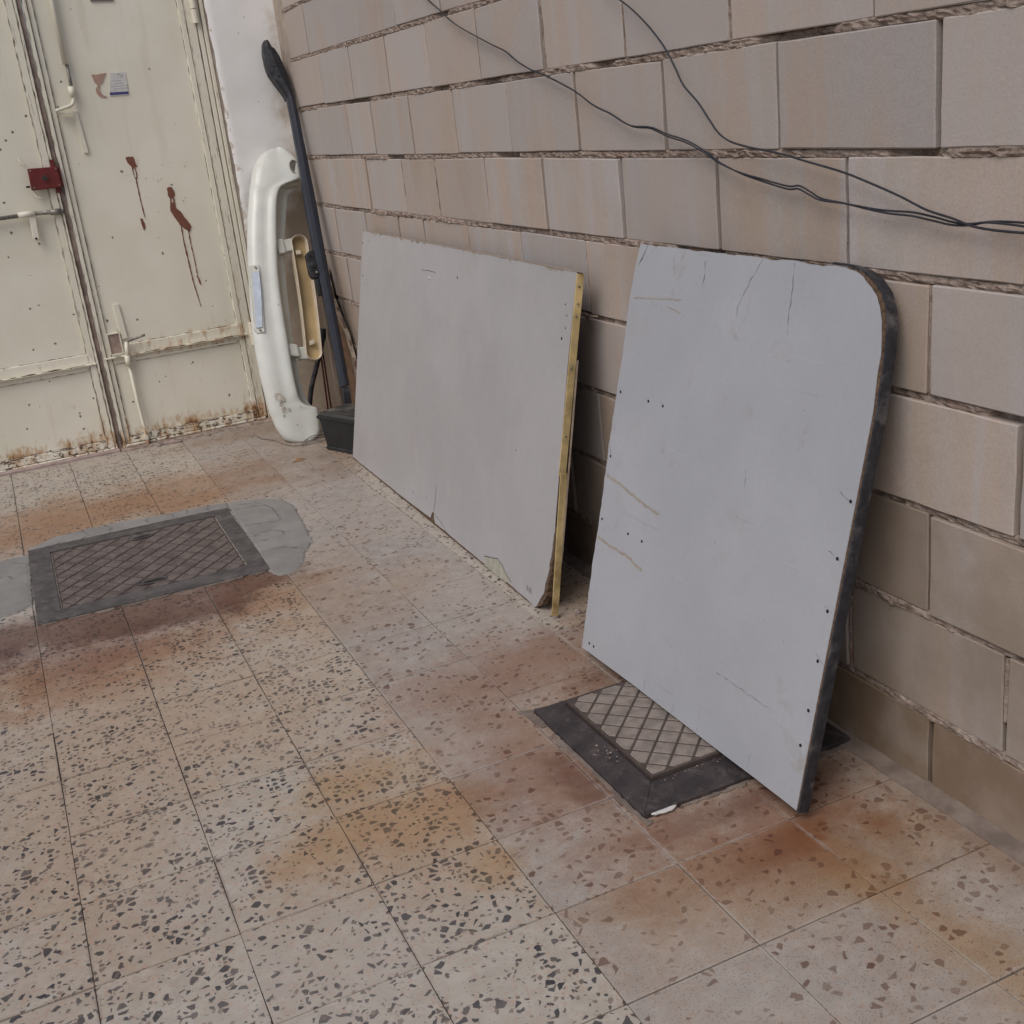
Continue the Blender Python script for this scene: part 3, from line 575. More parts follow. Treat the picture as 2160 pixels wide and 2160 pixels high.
# drop bolt on the right leaf
MB().tube([(0.1215, GY-0.014, 0.42), (0.1235, GY-0.014, 0.2), (0.1285, GY-0.030, 0.03), (0.1275, GY-0.032, -0.012)], 0.0078, 10).build('drop_bolt', 'rusty', rf, smooth=True)
MB().tube([(0.119, GY-0.028, 0.379), (0.1195, GY-0.028, 0.424)], 0.0125, 12).build('bolt_collar', 'paint', rf, smooth=True)
MB().tube([(0.1205, GY-0.028, 0.415), (0.131, GY-0.022, 0.484)], 0.0095, 12).build('bolt_sleeve', 'paint', rf, smooth=True)
MB().tube(smooth_path([(0.131, GY-0.022, 0.47), (0.137, GY-0.026, 0.487), (0.165, GY-0.035, 0.494), (0.214, GY-0.045, 0.505)]), 0.0058, 8).build('bolt_lever', 'worn', rf, smooth=True)
m = MB().prism([(0.1095, 0.655), (0.1345, 0.652), (0.1425, 0.497), (0.1175, 0.495)], (0, GY, 0), X, Z, -Y, -0.006, 0.004); m.build('flat_strap', 'paint', rf, bevel=0.001)
m = MB(); m.box(0.1165, 0.1335, GY-0.040, GY-0.0105, 0.028, 0.05); m.build('bolt_keeper', 'veryrusty', rf, bevel=0.001)
m = MB(); a, b, c, d = 0.059, 0.1075, 0.437, 0.525
m.box(a, b, GY-0.010, F0, d, d+0.006); m.box(a-.005, a, GY-0.008, F0, c, d+.006); m.box(b, b+.004, GY-0.010, F0, c, d+.006); m.box(a, b, GY-0.008, F0, c-.004, c)
pieces(m, 'pocket_frame', 'rusty', rf, bevel=0.0008); MB().box(a, b, GY-0.0028, F0, c, d).build('pocket_back', 'gap', rf)
# slide bolt and lock on the left leaf
MB().tube([(-0.62, GY-0.020, 1.078), (-0.19, GY-0.020, 1.083)], 0.0085, 10).build('slide_bolt', 'worn', lf, smooth=True)
MB().tube([(-0.19, GY-0.020, 1.084), (-0.120, GY-0.020, 1.085)], 0.0125, 12).build('bolt_guide', 'paint', lf, smooth=True)
MB().tube([(-0.120, GY-0.020, 1.084), (-0.006, GY-0.020, 1.078)], 0.0088, 10).build('slide_bolt', 'worn', lf, smooth=True)
MB().tube([(-0.062, GY-0.020, 1.081), (-0.020, GY-0.020, 1.079)], 0.0125, 12).build('bolt_guide', 'worn', lf, smooth=True)
m = MB().prism([(-0.147, 1.094), (-0.121, 1.094), (-0.1275, 0.985), (-0.132, 0.973), (-0.141, 0.970), (-0.150, 0.976), (-0.1535, 0.988)], (0, GY, 0), X, Z, -Y, 0.014, 0.024); m.build('bolt_handle', 'paint', lf, bevel=0.002)
MB().tube([(-0.141, GY-0.024, 0.982), (-0.141, GY-0.0265, 0.982)], 0.005, 10).build('handle_hole', 'hole', lf)
lk = MB().prism([(-0.111, 1.266), (0.008, 1.262), (0.0095, 1.177), (-0.114, 1.177)], (0, GY, 0), X, Z, -Y, 0.008, 0.036).build('lock_box', 'red', lf, bevel=0.003, seg=2)
MB().tube([(-0.051, GY-0.036, 1.221), (-0.051, GY-0.039, 1.221)], [0.0195, 0.018], 22).build('lock_boss', 'red', lk, smooth=False)
MB().tube([(-0.051, GY-0.039, 1.221), (-0.051, GY-0.041, 1.221)], [0.012, 0.010], 18).build('key_cover', 'darkgap', lk)
m = MB()
for qx, qz in ((-0.102, 1.257), (-0.102, 1.187), (0.0, 1.253), (0.0, 1.186)): m.tube([(qx, GY-0.036, qz), (qx, GY-0.0385, qz)], 0.0035, 8)
pieces(m, 'rivet', 'worn', lk)
m = MB().box(-0.016, 0.001, GY-0.024, GY-0.010, 1.155, 1.292); m.build('latch_plate', 'red', lf, bevel=0.001)
m = MB().box(0.0110, 0.0160, GY-0.030, GY-0.012, 1.18, 1.258); m.build('latch_lip', 'red', lf, bevel=0.0008)
MB().box(-0.132, -0.116, GY-0.028, GY-0.016, 1.190, 1.198).build('lock_tongue', 'darkgap', lf)
MB().tube(smooth_path([(-0.120, GY-0.012, 1.283), (-0.131, GY-0.010, 1.296), (-0.139, GY-0.004, 1.312)]), 0.0032, 6).build('bent_tab', 'paint', lf)
MB().tube(smooth_path([(-0.103, GY-0.016, 1.176), (-0.103, GY-0.018, 1.16), (-0.093, GY-0.02, 1.146), (-0.085, GY-0.02, 1.143)]), 0.0045, 6).build('bent_tab', 'rusty', lf)
# paint splashes with drips (right leaf)
GO = (0, F0, 0)
m = MB()
def blot(pts, d=0.0024): m.prism(jag(pts, 0.0022, 0.007), GO, X, Z, -Y, -0.001, d)
blot([(.295, 1.262), (.303, 1.268), (.316, 1.266), (.327, 1.266), (.331, 1.255), (.333, 1.238), (.339, 1.222), (.325, 1.219), (.319, 1.213), (.309, 1.228), (.299, 1.245)])
blot([(.313, 1.22), (.316, 1.22), (.3165, 1.185), (.321, 1.176), (.326, 1.185), (.325, 1.215), (.329, 1.218), (.329, 1.178), (.322, 1.166), (.318, 1.17), (.314, 1.19)])
blot([(.3185, 1.176), (.3235, 1.176), (.3235, 1.09), (.3270, 1.01), (.3255, 1.0), (.3215, 1.02), (.3190, 1.09)])
blot([(.303, 1.004), (.314, 1.002), (.319, .985), (.319, .965), (.312, .951), (.308, .953), (.304, .975)])
blot([(.444, 1.117), (.456, 1.121), (.467, 1.117), (.473, 1.1), (.474, 1.084), (.464, 1.072), (.449, 1.068), (.442, 1.09)])
blot([(.449, 1.07), (.453, 1.071), (.453, 1.05), (.461, 1.055), (.461, 1.07), (.467, 1.07), (.466, 1.03), (.484, 1.01), (.494, .985), (.514, .951), (.517, .938), (.507, .918), (.499, .925), (.481, .938), (.47, .952), (.452, .988), (.440, 1.018), (.441, 1.034), (.446, 1.05)])
blot([(.471, .95), (.4755, .95), (.4735, .87), (.477, .80), (.480, .70), (.4905, .60), (.4915, .58), (.4885, .585), (.4765, .69), (.4725, .79), (.469, .87)])
blot([(.499, .93), (.5035, .93), (.5015, .86), (.5045, .80), (.504, .72), (.510, .69), (.509, .676), (.505, .684), (.5005, .72), (.501, .80), (.498, .86)])
pieces(m, 'paint_splash', 'splash', rf)
m = MB(); rs = random.Random(3)
for k in range(26):
    qx, qz, q = rs.uniform(.28, .56), rs.uniform(.9, 1.25), rs.uniform(.0008, .0022); m.tube([(qx, F0-0.001, qz), (qx, F0-0.0024, qz)], q, 6)
tag(m.build('paint_spatter', 'splash', rf), kind='stuff')
# stickers
st = MB().prism([(.3035, 1.611), (.367, 1.608), (.3645, 1.517), (.2855, 1.5195)], GO, X, Z, -Y, -0.001, 0.0024).build('sticker', 'paper', rf)
m = MB().prism([(.2865, 1.5335), (.3638, 1.531), (.3636, 1.5200), (.2862, 1.5222)], GO, X, Z, -Y, 0.002, 0.0028); m.build('sticker_band', 'ink', st)
m = MB(); rs = random.Random(11)
for zz, xa, xb in ((1.5895, .331, .352), (1.577, .300, .335), (1.566, .298, .352), (1.5555, .300, .362), (1.545, .306, .360), (1.538, .292, .312)):
    x = xa
    while x < xb:                                        # handwriting-like strokes, too small to read
        l = rs.uniform(.004, .010); P = [(x+l*t, zz+rs.uniform(-.0016, .0016)) for t in (0, .25, .5, .75, 1)]
        m.ribbon(P, 0.0013, GO, X, Z, -Y, 0.0027); x += l+rs.uniform(.0015, .004)
tag(m.build('sticker_text', 'ink', st), kind='stuff')
m = MB()
m.ribbon(smooth_path([(.328, 1.603, 0), (.336, 1.598, 0), (.338, 1.606, 0), (.345, 1.596, 0), (.352, 1.599, 0), (.351, 1.592, 0)]) and [(v.x, v.y) for v in smooth_path([(.328, 1.603, 0), (.336, 1.598, 0), (.338, 1.606, 0), (.345, 1.596, 0), (.352, 1.599, 0), (.351, 1.592, 0)])], 0.0016, GO, X, Z, -Y, 0.0027); m.build('sticker_emblem', 'blackink', st)
m = MB().prism(jag([(.228, 1.61), (.288, 1.612), (.270, 1.58), (.252, 1.567), (.248, 1.545), (.256, 1.526), (.272, 1.519), (.268, 1.515), (.246, 1.519), (.236, 1.53), (.233, 1.552), (.243, 1.567), (.233, 1.582)], 0.003, 0.006, seed=4), GO, X, Z, -Y, -0.001, 0.0021); m.build('torn_sticker', 'torn', rf)
MB().prism([(.286, 1.8935), (.379, 1.8895), (.380, 2.0), (.288, 2.004)], GO, X, Z, -Y, 0.0, 0.0050).build('sticker', 'paper', rf)
MB().prism([(.2855, 1.8985), (.379, 1.8945), (.379, 1.8885), (.2855, 1.8925)], GO, X, Z, -Y, 0.004, 0.0056).build('sticker_border', 'blackink', rf)

# ------------------------------------------------------------------ leaning board with the brass strip
def nrm(e, u): n = Vector(e).cross(Vector(u)).normalized(); return n if n.x < 0 else -n
AO, AE, AU = Vector((0.8283, 4.1033, 0.022)), Vector((-0.019, -0.9998, 0)).normalized(), Vector((0.1993, -0.0038, 0.9799)).normalized()
AO = Vector((0.8283, 4.1033, 0.0)); AN = nrm(AE, AU)
bA = thing('leaning_board', 'grey-white rectangular board with brass edge strip and torn lower corner, leaning on the wall', 'board'); bA.location = AO
def inv(o, par): o.parent = par; o.matrix_parent_inverse = par.matrix_world.inverted() if False else Matrix.Translation(-par.location); return o
outA = [(-0.012, 0.921), (1.878, 0.921)]
outA += jag([(1.878, 0.921), (1.873, 0.683), (1.879, 0.45), (1.885, 0.26)], 0.0015, 0.05, False)[1:]
outA += jag([(1.885, 0.255), (1.880, 0.17), (1.867, 0.11), (1.853, 0.06), (1.834, 0.03), (1.812, 0.004), (1.795, -0.002)], 0.006, 0.012, False)
outA += jag([(1.79, 0.004), (1.624, 0.008), (1.44, 0.008), (1.2, 0.009), (0.996, 0.010), (0.982, 0.018), (0.976, 0.040), (0.958, 0.040), (0.944, 0.014), (0.6, 0.008), (-0.01, 0.006)], 0.002, 0.03, False)
inv(MB().prism(outA, AO, AE, AU, AN, -0.0012, 0.0).build('laminate_face', 'lamA'), bA)
coreA = [(a-0.003*(1 if a > .5 else -1), b) for a, b in [(-0.012, 0.919), (1.878, 0.919), (1.885, 0.26)]]+jag([(1.892, 0.25), (1.890, 0.16), (1.878, 0.10), (1.87, 0.055), (1.85, 0.028), (1.83, 0.008), (1.80, 0.002)], 0.008, 0.01, False, 3)+[(-0.01, 0.0)]
inv(MB().prism(coreA, AO, AE, AU, AN, -0.0175, -0.0014).build('chipboard_core', 'chipboard'), bA)
inv(MB().prism([(-0.012, 0.923), (1.90, 0.922), (1.90, 0.9215), (-0.012, 0.9215)], AO, AE, AU, AN, -0.0175, 0.0015).build('top_edging', 'plyedge'), bA)
m = MB(); m.prism([(-0.0135, 0.003), (-0.0125, 0.003), (-0.0125, 0.92), (-0.0135, 0.92)], AO, AE, AU, AN, -0.0175, -0.0005); inv(m.build('side_edging', 'plyedge'), bA)
m = MB(); m.prism([(1.8800, 0.918), (1.8825, 0.918), (1.8835, 0.395), (1.8805, 0.395)], AO, AE, AU, AN, -0.0195, 0.0012); br = inv(m.build('brass_strip', 'brass', bevel=0.0005), bA)
m = MB(); m.prism([(1.884, 0.402), (1.887, 0.402), (1.912, 0.014), (1.909, 0.014)], AO, AE, AU, AN, -0.0215, -0.0015); br2 = inv(m.build('brass_strip', 'brass', bevel=0.0005), bA)
tag(br2, 'loose lower brass strip')
m = MB(); m.prism([(1.8840, 0.70), (1.8850, 0.70), (1.9, 0.16), (1.899, 0.16)], AO, AE, AU, AN, -0.0245, -0.0195); inv(m.build('backing_strip', 'plyedge'), bA)
m = MB()
for t_, d_ in ((0.885, -0.008), (0.842, -0.009), (0.81, -0.007), (0.685, -0.008), (0.678, -0.006), (0.50, -0.009)):
    q = AO+AE*1.884+AU*t_+AN*d_; m.tube([q-AE*0.001, q+AE*0.0012], 0.0028, 8)
pieces(m, 'nail_head', 'worn', bA, True)
m = MB()
for i, (a, b) in enumerate([(.017, .749), (.07, .886), (.051, .724), (1.051, .833), (1.83, .835), (1.844, .808), (1.843, .776), (1.826, .747), (.755, .054), (.898, .072), (-.004, .874), (.005, .83), (1.6, .4), (.3, .09)]):
    q = AO+AE*a+AU*b; r = 0.0042 if i in (0, 3, 7, 10) else 0.0026; m.tube([q, q+AN*0.0003], r, 8)
pieces(m, 'nail_hole', 'hole', bA, True)
q = AO+AE*.796+AU*.809; inv(MB().tube([q, q+AN*0.003], 0.005, 8).build('wall_plug', 'paper'), bA)
for a, b in ((1.748, .028), (1.768, .030)):
    pass
m = MB()
m.ribbon(jag([(.982, .136), (.981, .10), (.975, .06), (.969, .030)], .004, .008, False), [0.0012]*1 or 0.0015, AO, AE, AU, AN, 0.0004) if False else m.ribbon(jag([(.982, .136), (.981, .10), (.975, .06), (.969, .030)], .004, .008, False), 0.0024, AO, AE, AU, AN, 0.0004)
m.ribbon(jag([(.985, .040), (1.001, .036), (1.055, .026), (1.111, .008)], .003, .008, False), 0.0018, AO, AE, AU, AN, 0.0004)
m.ribbon([(.707, .829), (.78, .832), (.851, .832)], 0.0018, AO, AE, AU, AN, 0.0004)
for a in (1.748, 1.762, 1.774): m.ribbon([(a, .045), (a+.003, .030)], 0.004, AO, AE, AU, AN, 0.0004)
m.ribbon(jag([(1.431, .032), (1.473, .041), (1.53, .055), (1.574, .046), (1.602, .030), (1.640, .018)], .004, .01, False), 0.0022, AO, AE, AU, AN, 0.0007)
pieces(m, 'crack', 'crack', bA, True)
inv(MB().prism(jag([(1.431, .030), (1.473, .039), (1.53, .053), (1.574, .044), (1.602, .028), (1.636, .017), (1.60, .004), (1.44, .004)], .003, .012), AO, AE, AU, AN, -0.001, 0.0005).build('peeled_patch', 'under'), bA)
m = MB(); rs = random.Random(5)
for k in range(26):
    a = rs.uniform(0.1, 1.8); m.prism(jag([(a, .9205), (a+rs.uniform(.01, .05), .9205), (a+.02, .9205-rs.uniform(.003, .012))], .003, .006, seed=k), AO, AE, AU, AN, -0.001, 0.0005)
pieces(m, 'edge_chips', 'smear', bA, True)

# ------------------------------------------------------------------ leaning board with the rounded corner
BO, BE, BU = Vector((0.7624, 1.951, 0.030)), Vector((0.0116, -0.9999, 0)).normalized(), Vector((0.2504, 0.0029, 0.9681)).normalized(); BN = nrm(BE, BU)
bB = thing('leaning_board', 'white board with one rounded top corner and black edging, standing on the drain cover', 'board'); bB.location = BO
left = jag([(0.0, -0.002), (-0.007, 0.2), (-0.006, 0.351), (-0.009, 0.468), (-0.012, 0.511), (-0.010, 0.576), (-0.010, 0.665), (-0.008, 0.716), (-0.012, 0.819), (-0.011, 0.90), (-0.008, 0.94), (0.0, 0.985)], 0.0035, 0.012, False, 2)
top = jag([(0.0, 0.985), (0.46, 0.986), (0.68, 0.988)], 0.0018, 0.03, False)
cor = [(0.715, 0.985), (0.740, 0.980), (0.768, 0.968), (0.792, 0.950), (0.810, 0.925), (0.820, 0.895), (0.826, 0.86), (0.829, 0.82)]
right = [(0.833, 0.75), (0.834, 0.6), (0.835, 0.4), (0.836, 0.2), (0.838, 0.02)]
bot = jag([(0.838, -0.002), (0.5, -0.001), (0.25, 0.001), (0.01, -0.001)], 0.0015, 0.04, False)
outB = left[:-1]+top[:-1]+[(a-.004 if i % 2 else a-.001, b) for i, (a, b) in enumerate(cor)]+right+bot
inv(MB().prism(outB, BO, BE, BU, BN, -0.0012, 0.0).build('laminate_face', 'lamB'), bB)
core = left[:-1]+[(0.0, .984), (0.70, .987)]+[(a+.004, b) for a, b in cor]+[(.8385, .75), (.840, .4), (.841, .0)]+[(0, 0)]
inv(MB().prism(core, BO, BE, BU, BN, -0.022, -0.0014).build('chipboard_core', 'chipboard'), bB)
pi = [(0.66, .9885), (0.70, .988)]+[(a+.0042, b+.001) for a, b in cor]+[(.8390, .75), (.8405, .4), (.8415, -.004)]
m = MB(); vs = []; k = len(pi)
for i, (a, b) in enumerate(pi):
    t = (Vector(pi[min(i+1, k-1)])-Vector(pi[max(i-1, 0)])).normalized(); nn = Vector((-t.y, t.x)); nn = nn if nn.x+nn.y > 0 else -nn
    wob = 0.0012*mn.noise(Vector((i*1.7, 3, 1)))
    for (o_, d_) in ((0.0, -0.0235), (0.0, -0.0008+wob), (0.0042, -0.0008+wob), (0.0048, -0.0120), (0.0042, -0.0235)):
        vs.append(BO+BE*(a+nn.x*o_)+BU*(b+nn.y*o_)+BN*d_)
m.add(vs, [(i*5+c, i*5+(c+1) % 5, (i+1)*5+(c+1) % 5, (i+1)*5+c) for i in range(k-1) for c in range(5)]+[(0, 1, 2, 3, 4), tuple((k-1)*5+c for c in range(5))])
inv(m.build('edge_band', 'band'), bB)
m = MB(); rs = random.Random(8)
m.prism(jag([(0.70, .9875), (.742, .9815), (.771, .9695), (.796, .951), (.814, .925), (.8245, .89), (.829, .86), (.826, .85), (.818, .885), (.806, .92), (.79, .944), (.765, .963), (.738, .977)], .003, .008, seed=2), BO, BE, BU, BN, -0.001, 0.0006)
for a, l in ((.05, .03), (.19, .07), (.33, .05), (.46, .06), (.57, .1)): m.prism(jag([(a, .9872), (a+l, .9878), (a+l*.7, .9842), (a+l*.3, .9848)], .0014, .006, seed=a*90), BO, BE, BU, BN, -0.001, 0.0006)
pieces(m, 'worn_edge', 'chipboard', bB, True)
cr = [[(.46, .983), (.432, .94), (.405, .891), (.406, .863)], [(.557, .983), (.562, .948), (.565, .892), (.573, .849)], [(.268, .966), (.272, .94), (.272, .896)], [(.146, .966), (.151, .953), (.158, .923)], [(.518, .573), (.527, .537)], [(.221, .561), (.227, .535)], [(.29, .034), (.288, .004)], [(.407, .024), (.408, .001)], [(.507, .045), (.505, .003)], [(.684, .035), (.683, .003)], [(.536, .151), (.63, .149), (.721, .147)], [(.03, .984), (.018, .955), (.0, .93)], [(-.008, .516), (.006, .487), (.02, .483)], [(.79, .597), (.835, .585)], [(.79, .490), (.834, .477)], [(.18, .655), (.192, .643)], [(-.005, .648), (.022, .641)], [(.809, .392), (.835, .38)], [(.81, .296), (.835, .285)]]
m = MB()
for i, l in enumerate(cr):
    P = jag(l, .0045, .006, False, i); w0 = 0.0028 if i == 11 else (0.0013 if i in (0, 1, 2) else 0.0009)
    m.ribbon(P, [max(0.00015, w0*(0.62+1.5*mn.noise(Vector((k*.45, i*3.3, 2))))*min(1, (len(P)-k)/4)) for k in range(len(P))], BO, BE, BU, BN, 0.0004)
pieces(m, 'crack', 'crack', bB, True)
m = MB()
for (a, b) in [(.007, .643), (.131, .643), (.192, .643), (.004, .487), (.007, .332), (.13, .33), (.192, .33), (.822, .589), (.817, .482), (.032, .021), (.054, .021), (.818, .383), (.818, .287), (.819, .19), (.816, .119)]:
    q = BO+BE*a+BU*b; m.tube([q, q+BN*0.0004], 0.0036, 9)
pieces(m, 'screw_hole', 'hole', bB, True)
m = MB()
for i, l in enumerate([[(0.0, .438), (.06, .434), (.115, .425), (.181, .413), (.24, .409)], [(0.0, .285), (.06, .280), (.1, .279), (.141, .277), (.21, .266)], [(.006, .864), (.119, .871), (.20, .878)], [(.150, .858), (.205, .850)]]):
    P = jag(l, .004, .007, False, i); m.ribbon(P, [(0.0095 if i < 2 else 0.004)*(0.7+0.6*mn.noise(Vector((k*.7, i, 0)))) for k in range(len(P))], BO, BE, BU, BN, 0.0005)
pieces(m, 'glue_smear', 'smear', bB, True)

# ------------------------------------------------------------------ drain covers
def clip(poly, x0, x1, y0, y1):
    def cut(P, f, g):
        out = []
        for i in range(len(P)):
            a, b = P[i-1], P[i]; fa, fb = f(a), f(b)
            if (fa >= 0) != (fb >= 0): t = fa/(fa-fb); out.append((a[0]+(b[0]-a[0])*t, a[1]+(b[1]-a[1])*t))
            if fb >= 0: out.append(b)
        return out
    for f in (lambda p: p[0]-x0, lambda p: x1-p[0], lambda p: p[1]-y0, lambda p: y1-p[1]):
        if len(poly) < 3: return []
        poly = cut(poly, f, None)
    return poly
def diamonds(w_, h_, a, b, gap, ox=0, oy=0):            # diamond cells, widths a along x and b along y, inside w_ x h_
    out = []; k = max(0.0, 1-gap*math.hypot(1/a, 1/b))
    for i in range(-1, int(w_/a*2)+3):
        for j in range(-1, int(h_/b*2)+3):
            if (i+j) % 2: continue
            c0, c1 = i*a/2+ox, j*b/2+oy
            P = clip([(c0-a/2*k, c1), (c0, c1-b/2*k), (c0+a/2*k, c1), (c0, c1+b/2*k)], 0.004, w_-.004, 0.004, h_-.004)
            if len(P) >= 3:
                s = sum(P[q-1][0]*P[q][1]-P[q][0]*P[q-1][1] for q in range(len(P)))
                if abs(s) > 2e-4: out.append(P)
    return out
c1 = thing('drain_cover', 'dark cast iron drain cover with fine diamond grooves and two handles, set in grey cement', 'drain cover'); c1.location = (-0.110, 3.465, 0)
rt = math.radians(-2.2); E1 = Vector((math.cos(rt), math.sin(rt), 0)); U1 = Vector((-math.sin(rt)*0.0+0.012, 1, 0)).normalized(); O1 = Vector((-0.470, 3.112, 0.0))
W1, H1 = 0.706, 0.745; a0, a1, b0, b1 = 0.072, W1-0.056, 0.082, H1-0.070
m = MB()
for P in ([(0, 0), (W1, 0), (a1, b0), (a0, b0)], [(W1, 0), (W1, H1), (a1, b1), (a1, b0)], [(W1, H1), (0, H1), (a0, b1), (a1, b1)], [(0, H1), (0, 0), (a0, b0), (a0, b1)]): m.prism(P, O1, E1, U1, Z, -0.015, 0.0065)
pieces(m, 'frame_bar', 'iron', c1, True, bevel=0.0012)
PO = O1+E1*(a0+.004)+U1*(b0+.004); pw, ph = a1-a0-.008, b1-b0-.008
pl1 = inv(MB().prism([(0, 0), (pw, 0), (pw, ph), (0, ph)], PO, E1, U1, Z, -0.01, 0.0015).build('cover_plate', 'groove'), c1)
m = MB()
for P in diamonds(pw, ph, 0.0755, 0.0845, 0.0075, 0.0, 0.02):
    kk = len(P); c = (sum(q[0] for q in P)/kk, sum(q[1] for q in P)/kk)
    if any(((c[0]-hx)/.045)**2+((c[1]-hy)/.016)**2 < 1 for hx, hy in ((0.30, ph-.05), (0.28, .06))): continue
    m.prism(P, PO, E1, U1, Z, 0.000, 0.0040)
pieces(m, 'tread_lozenge', 'ironplate', c1, True, bevel=0.001)
for hx, hy in ((0.30, ph-.05), (0.28, .06)):
    P0 = PO+E1*hx+U1*hy
    inv(MB().tube([P0+E1*(.045*math.cos(t))+U1*(.017*math.sin(t))+Z*0.0045 for t in [k*2*math.pi/24 for k in range(25)]], 0.0035, 6).build('handle_recess', 'iron', smooth=True), c1)
    inv(MB().tube([P0-E1*.035+Z*0.003, P0-E1*.02+Z*0.008, P0+E1*.02+Z*0.008, P0+E1*.035+Z*0.003], 0.0045, 6).build('lift_handle', 'iron', smooth=True), c1)
m = MB(); rs = random.Random(31)
for k in range(9):
    a = -.46+k*.078; l = rs.uniform(.05, .085); d = rs.uniform(.012, .03); yb = 3.112-(a+.46)*.034
    m.prism(jag([(a, yb), (a+l, yb-.0025), (a+l*.95, yb-d*.7), (a+l*.5, yb-d), (a+l*.06, yb-d*.6)], .006, .007, True, k), (0, 0, 0), X, Y, Z, -.004, rs.uniform(.002, .004))
pieces(m, 'mortar_edge', 'fillet', c1, True)
# cement round the cover
cpat = tag(bpy.data.objects.new('cement_patch', None), kind='structure'); COL.objects.link(cpat); cpat.location = (0.3, 3.45, 0)
def patch(pts, seed, hgt=0.0065):
    P = jag(pts, 0.007, 0.012, True, seed); k = len(P); c = Vector((sum(q[0] for q in P)/k, sum(q[1] for q in P)/k))
    m = MB(); vs = [(a, b, 0.0) for a, b in P]
    for f, z in ((0.97, hgt*.75), (0.90, hgt)): vs += [(c.x+(a-c.x)*f, c.y+(b-c.y)*f, z+mn.noise(Vector((a*20, b*20, seed)))*0.0012) for a, b in P]
    fs = [(r*k+i, r*k+(i+1) % k, (r+1)*k+(i+1) % k, (r+1)*k+i) for r in (0, 1) for i in range(k)]+[tuple(range(2*k, 3*k))]
    m.add(vs, fs); return inv(m.build('cement_slab', 'cement'), cpat)
patch([(.243, 3.02), (.279, 3.012), (.306, 3.026), (.341, 3.072), (.364, 3.148), (.385, 3.191), (.42, 3.243), (.44, 3.42), (.452, 3.552), (.464, 3.686), (.447, 3.779), (.382, 3.85), (.30, 3.888), (.262, 3.885), (.252, 3.82), (.244, 3.5), (.236, 3.19), (.228, 3.08)], 1)
patch([(-.46, 3.88), (-.37, 3.945), (-.276, 3.958), (-.119, 3.947), (.044, 3.910), (.17, 3.908), (.262, 3.887), (.255, 3.815), (.0, 3.838), (-.25, 3.85), (-.452, 3.86)], 2, 0.008)
patch([(-.78, 3.74), (-.6, 3.80), (-.509, 3.826), (-.455, 3.822), (-.462, 3.6), (-.472, 3.3), (-.52, 3.262), (-.6, 3.25), (-.76, 3.3)], 3)
m = MB()
for i, l in enumerate([[(.262, 3.77), (.32, 3.76), (.371, 3.744), (.386, 3.68), (.381, 3.54)], [(.256, 3.567), (.335, 3.534), (.384, 3.526)], [(.253, 3.426), (.322, 3.454), (.354, 3.405), (.348, 3.367)], [(.248, 3.361), (.343, 3.36)], [(.245, 3.252), (.315, 3.249), (.372, 3.19)], [(-.512, 3.747), (-.462, 3.697)], [(-.59, 3.64), (-.534, 3.619), (-.52, 3.57)], [(-.27, 3.95), (-.262, 3.90), (-.25, 3.862)], [(-.19, 3.945), (-.17, 3.90), (-.18, 3.86)], [(-.03, 3.92), (-.045, 3.88), (-.035, 3.85)], [(.04, 3.90), (.055, 3.88), (.05, 3.84)], [(.11, 3.90), (.10, 3.86), (.105, 3.838)], [(.19, 3.90), (.178, 3.86), (.182, 3.835)], [(.27, 3.83), (.34, 3.80), (.36, 3.78)]]):
    P = jag(l, .010, .008, False, i); m.ribbon(P, [0.0026*max(0.1, 0.6+1.4*mn.noise(Vector((k*.4, i, 3)))) for k in range(len(P))], (0, 0, 0.0), X, Y, Z, 0.0092 if i < 7 or i > 12 else 0.0105)
pieces(m, 'cement_crack', 'crack', cpat, True)

c2 = thing('drain_cover', 'square drain cover with pale diamond tread in a black frame, under the rounded board', 'drain cover'); c2.location = (0.795, 1.527, 0)
xa, xb, ya, yb = 0.540, 1.038, 1.278, 1.775; ia, ib, ja, jb = 0.606, 0.985, 1.362, 1.752
m = MB()
def slope(P, zo, zi):                                   # bar whose outer edge lies lower than its inner edge
    vs = [(P[0][0], P[0][1], zo), (P[1][0], P[1][1], zo), (P[2][0], P[2][1], zi), (P[3][0], P[3][1], zi)]
    m.add(vs+[(a, b, -0.015) for a, b, c in vs], [(0, 1, 2, 3), (7, 6, 5, 4), (0, 4, 5, 1), (1, 5, 6, 2), (2, 6, 7, 3), (3, 7, 4, 0)])
slope([(xa, yb), (xa, ya), (ia, ja), (ia, jb)], 0.010, 0.017); slope([(xa, ya), (xb, ya), (ib, ja), (ia, ja)], 0.010, 0.016); slope([(xb, ya), (xb, yb), (ib, jb), (ib, ja)], 0.010, 0.017); slope([(xb, yb), (xa, yb), (ia, jb), (ib, jb)], 0.006, 0.012)
pieces(m, 'frame_bar', 'iron2', c2, True, bevel=0.0015)
m = MB(); m.box(ia+.006, ib-.006, ja+.008, jb-.004, -0.01, 0.0205); inv(m.build('cover_plate', 'groove', bevel=0.001), c2)
m = MB(); PO2 = (ia+.008, ja+.010, 0)
for P in diamonds(ib-ia-.016, jb-ja-.016, 0.062, 0.063, 0.0052, 0.014, 0.012): m.prism(P, PO2, X, Y, Z, 0.019, 0.0222)
pieces(m, 'tread_lozenge', 'tread', c2, True, bevel=0.0012)
m = MB(); rs = random.Random(4)
for k in range(70):
    q = Vector((rs.gauss(.585, .012), rs.gauss(1.50, .035), 0.013+rs.random()*.004)); r = rs.uniform(.0015, .004)
    if k > 40: q = Vector((rs.uniform(.62, .78), rs.gauss(1.352, .004), 0.017))
    m.add([q+Vector((r*rs.uniform(-1, 1), r*rs.uniform(-1, 1), r*rs.uniform(0, 1))) for _ in range(4)], [(0, 1, 2), (0, 1, 3), (1, 2, 3), (0, 2, 3)])
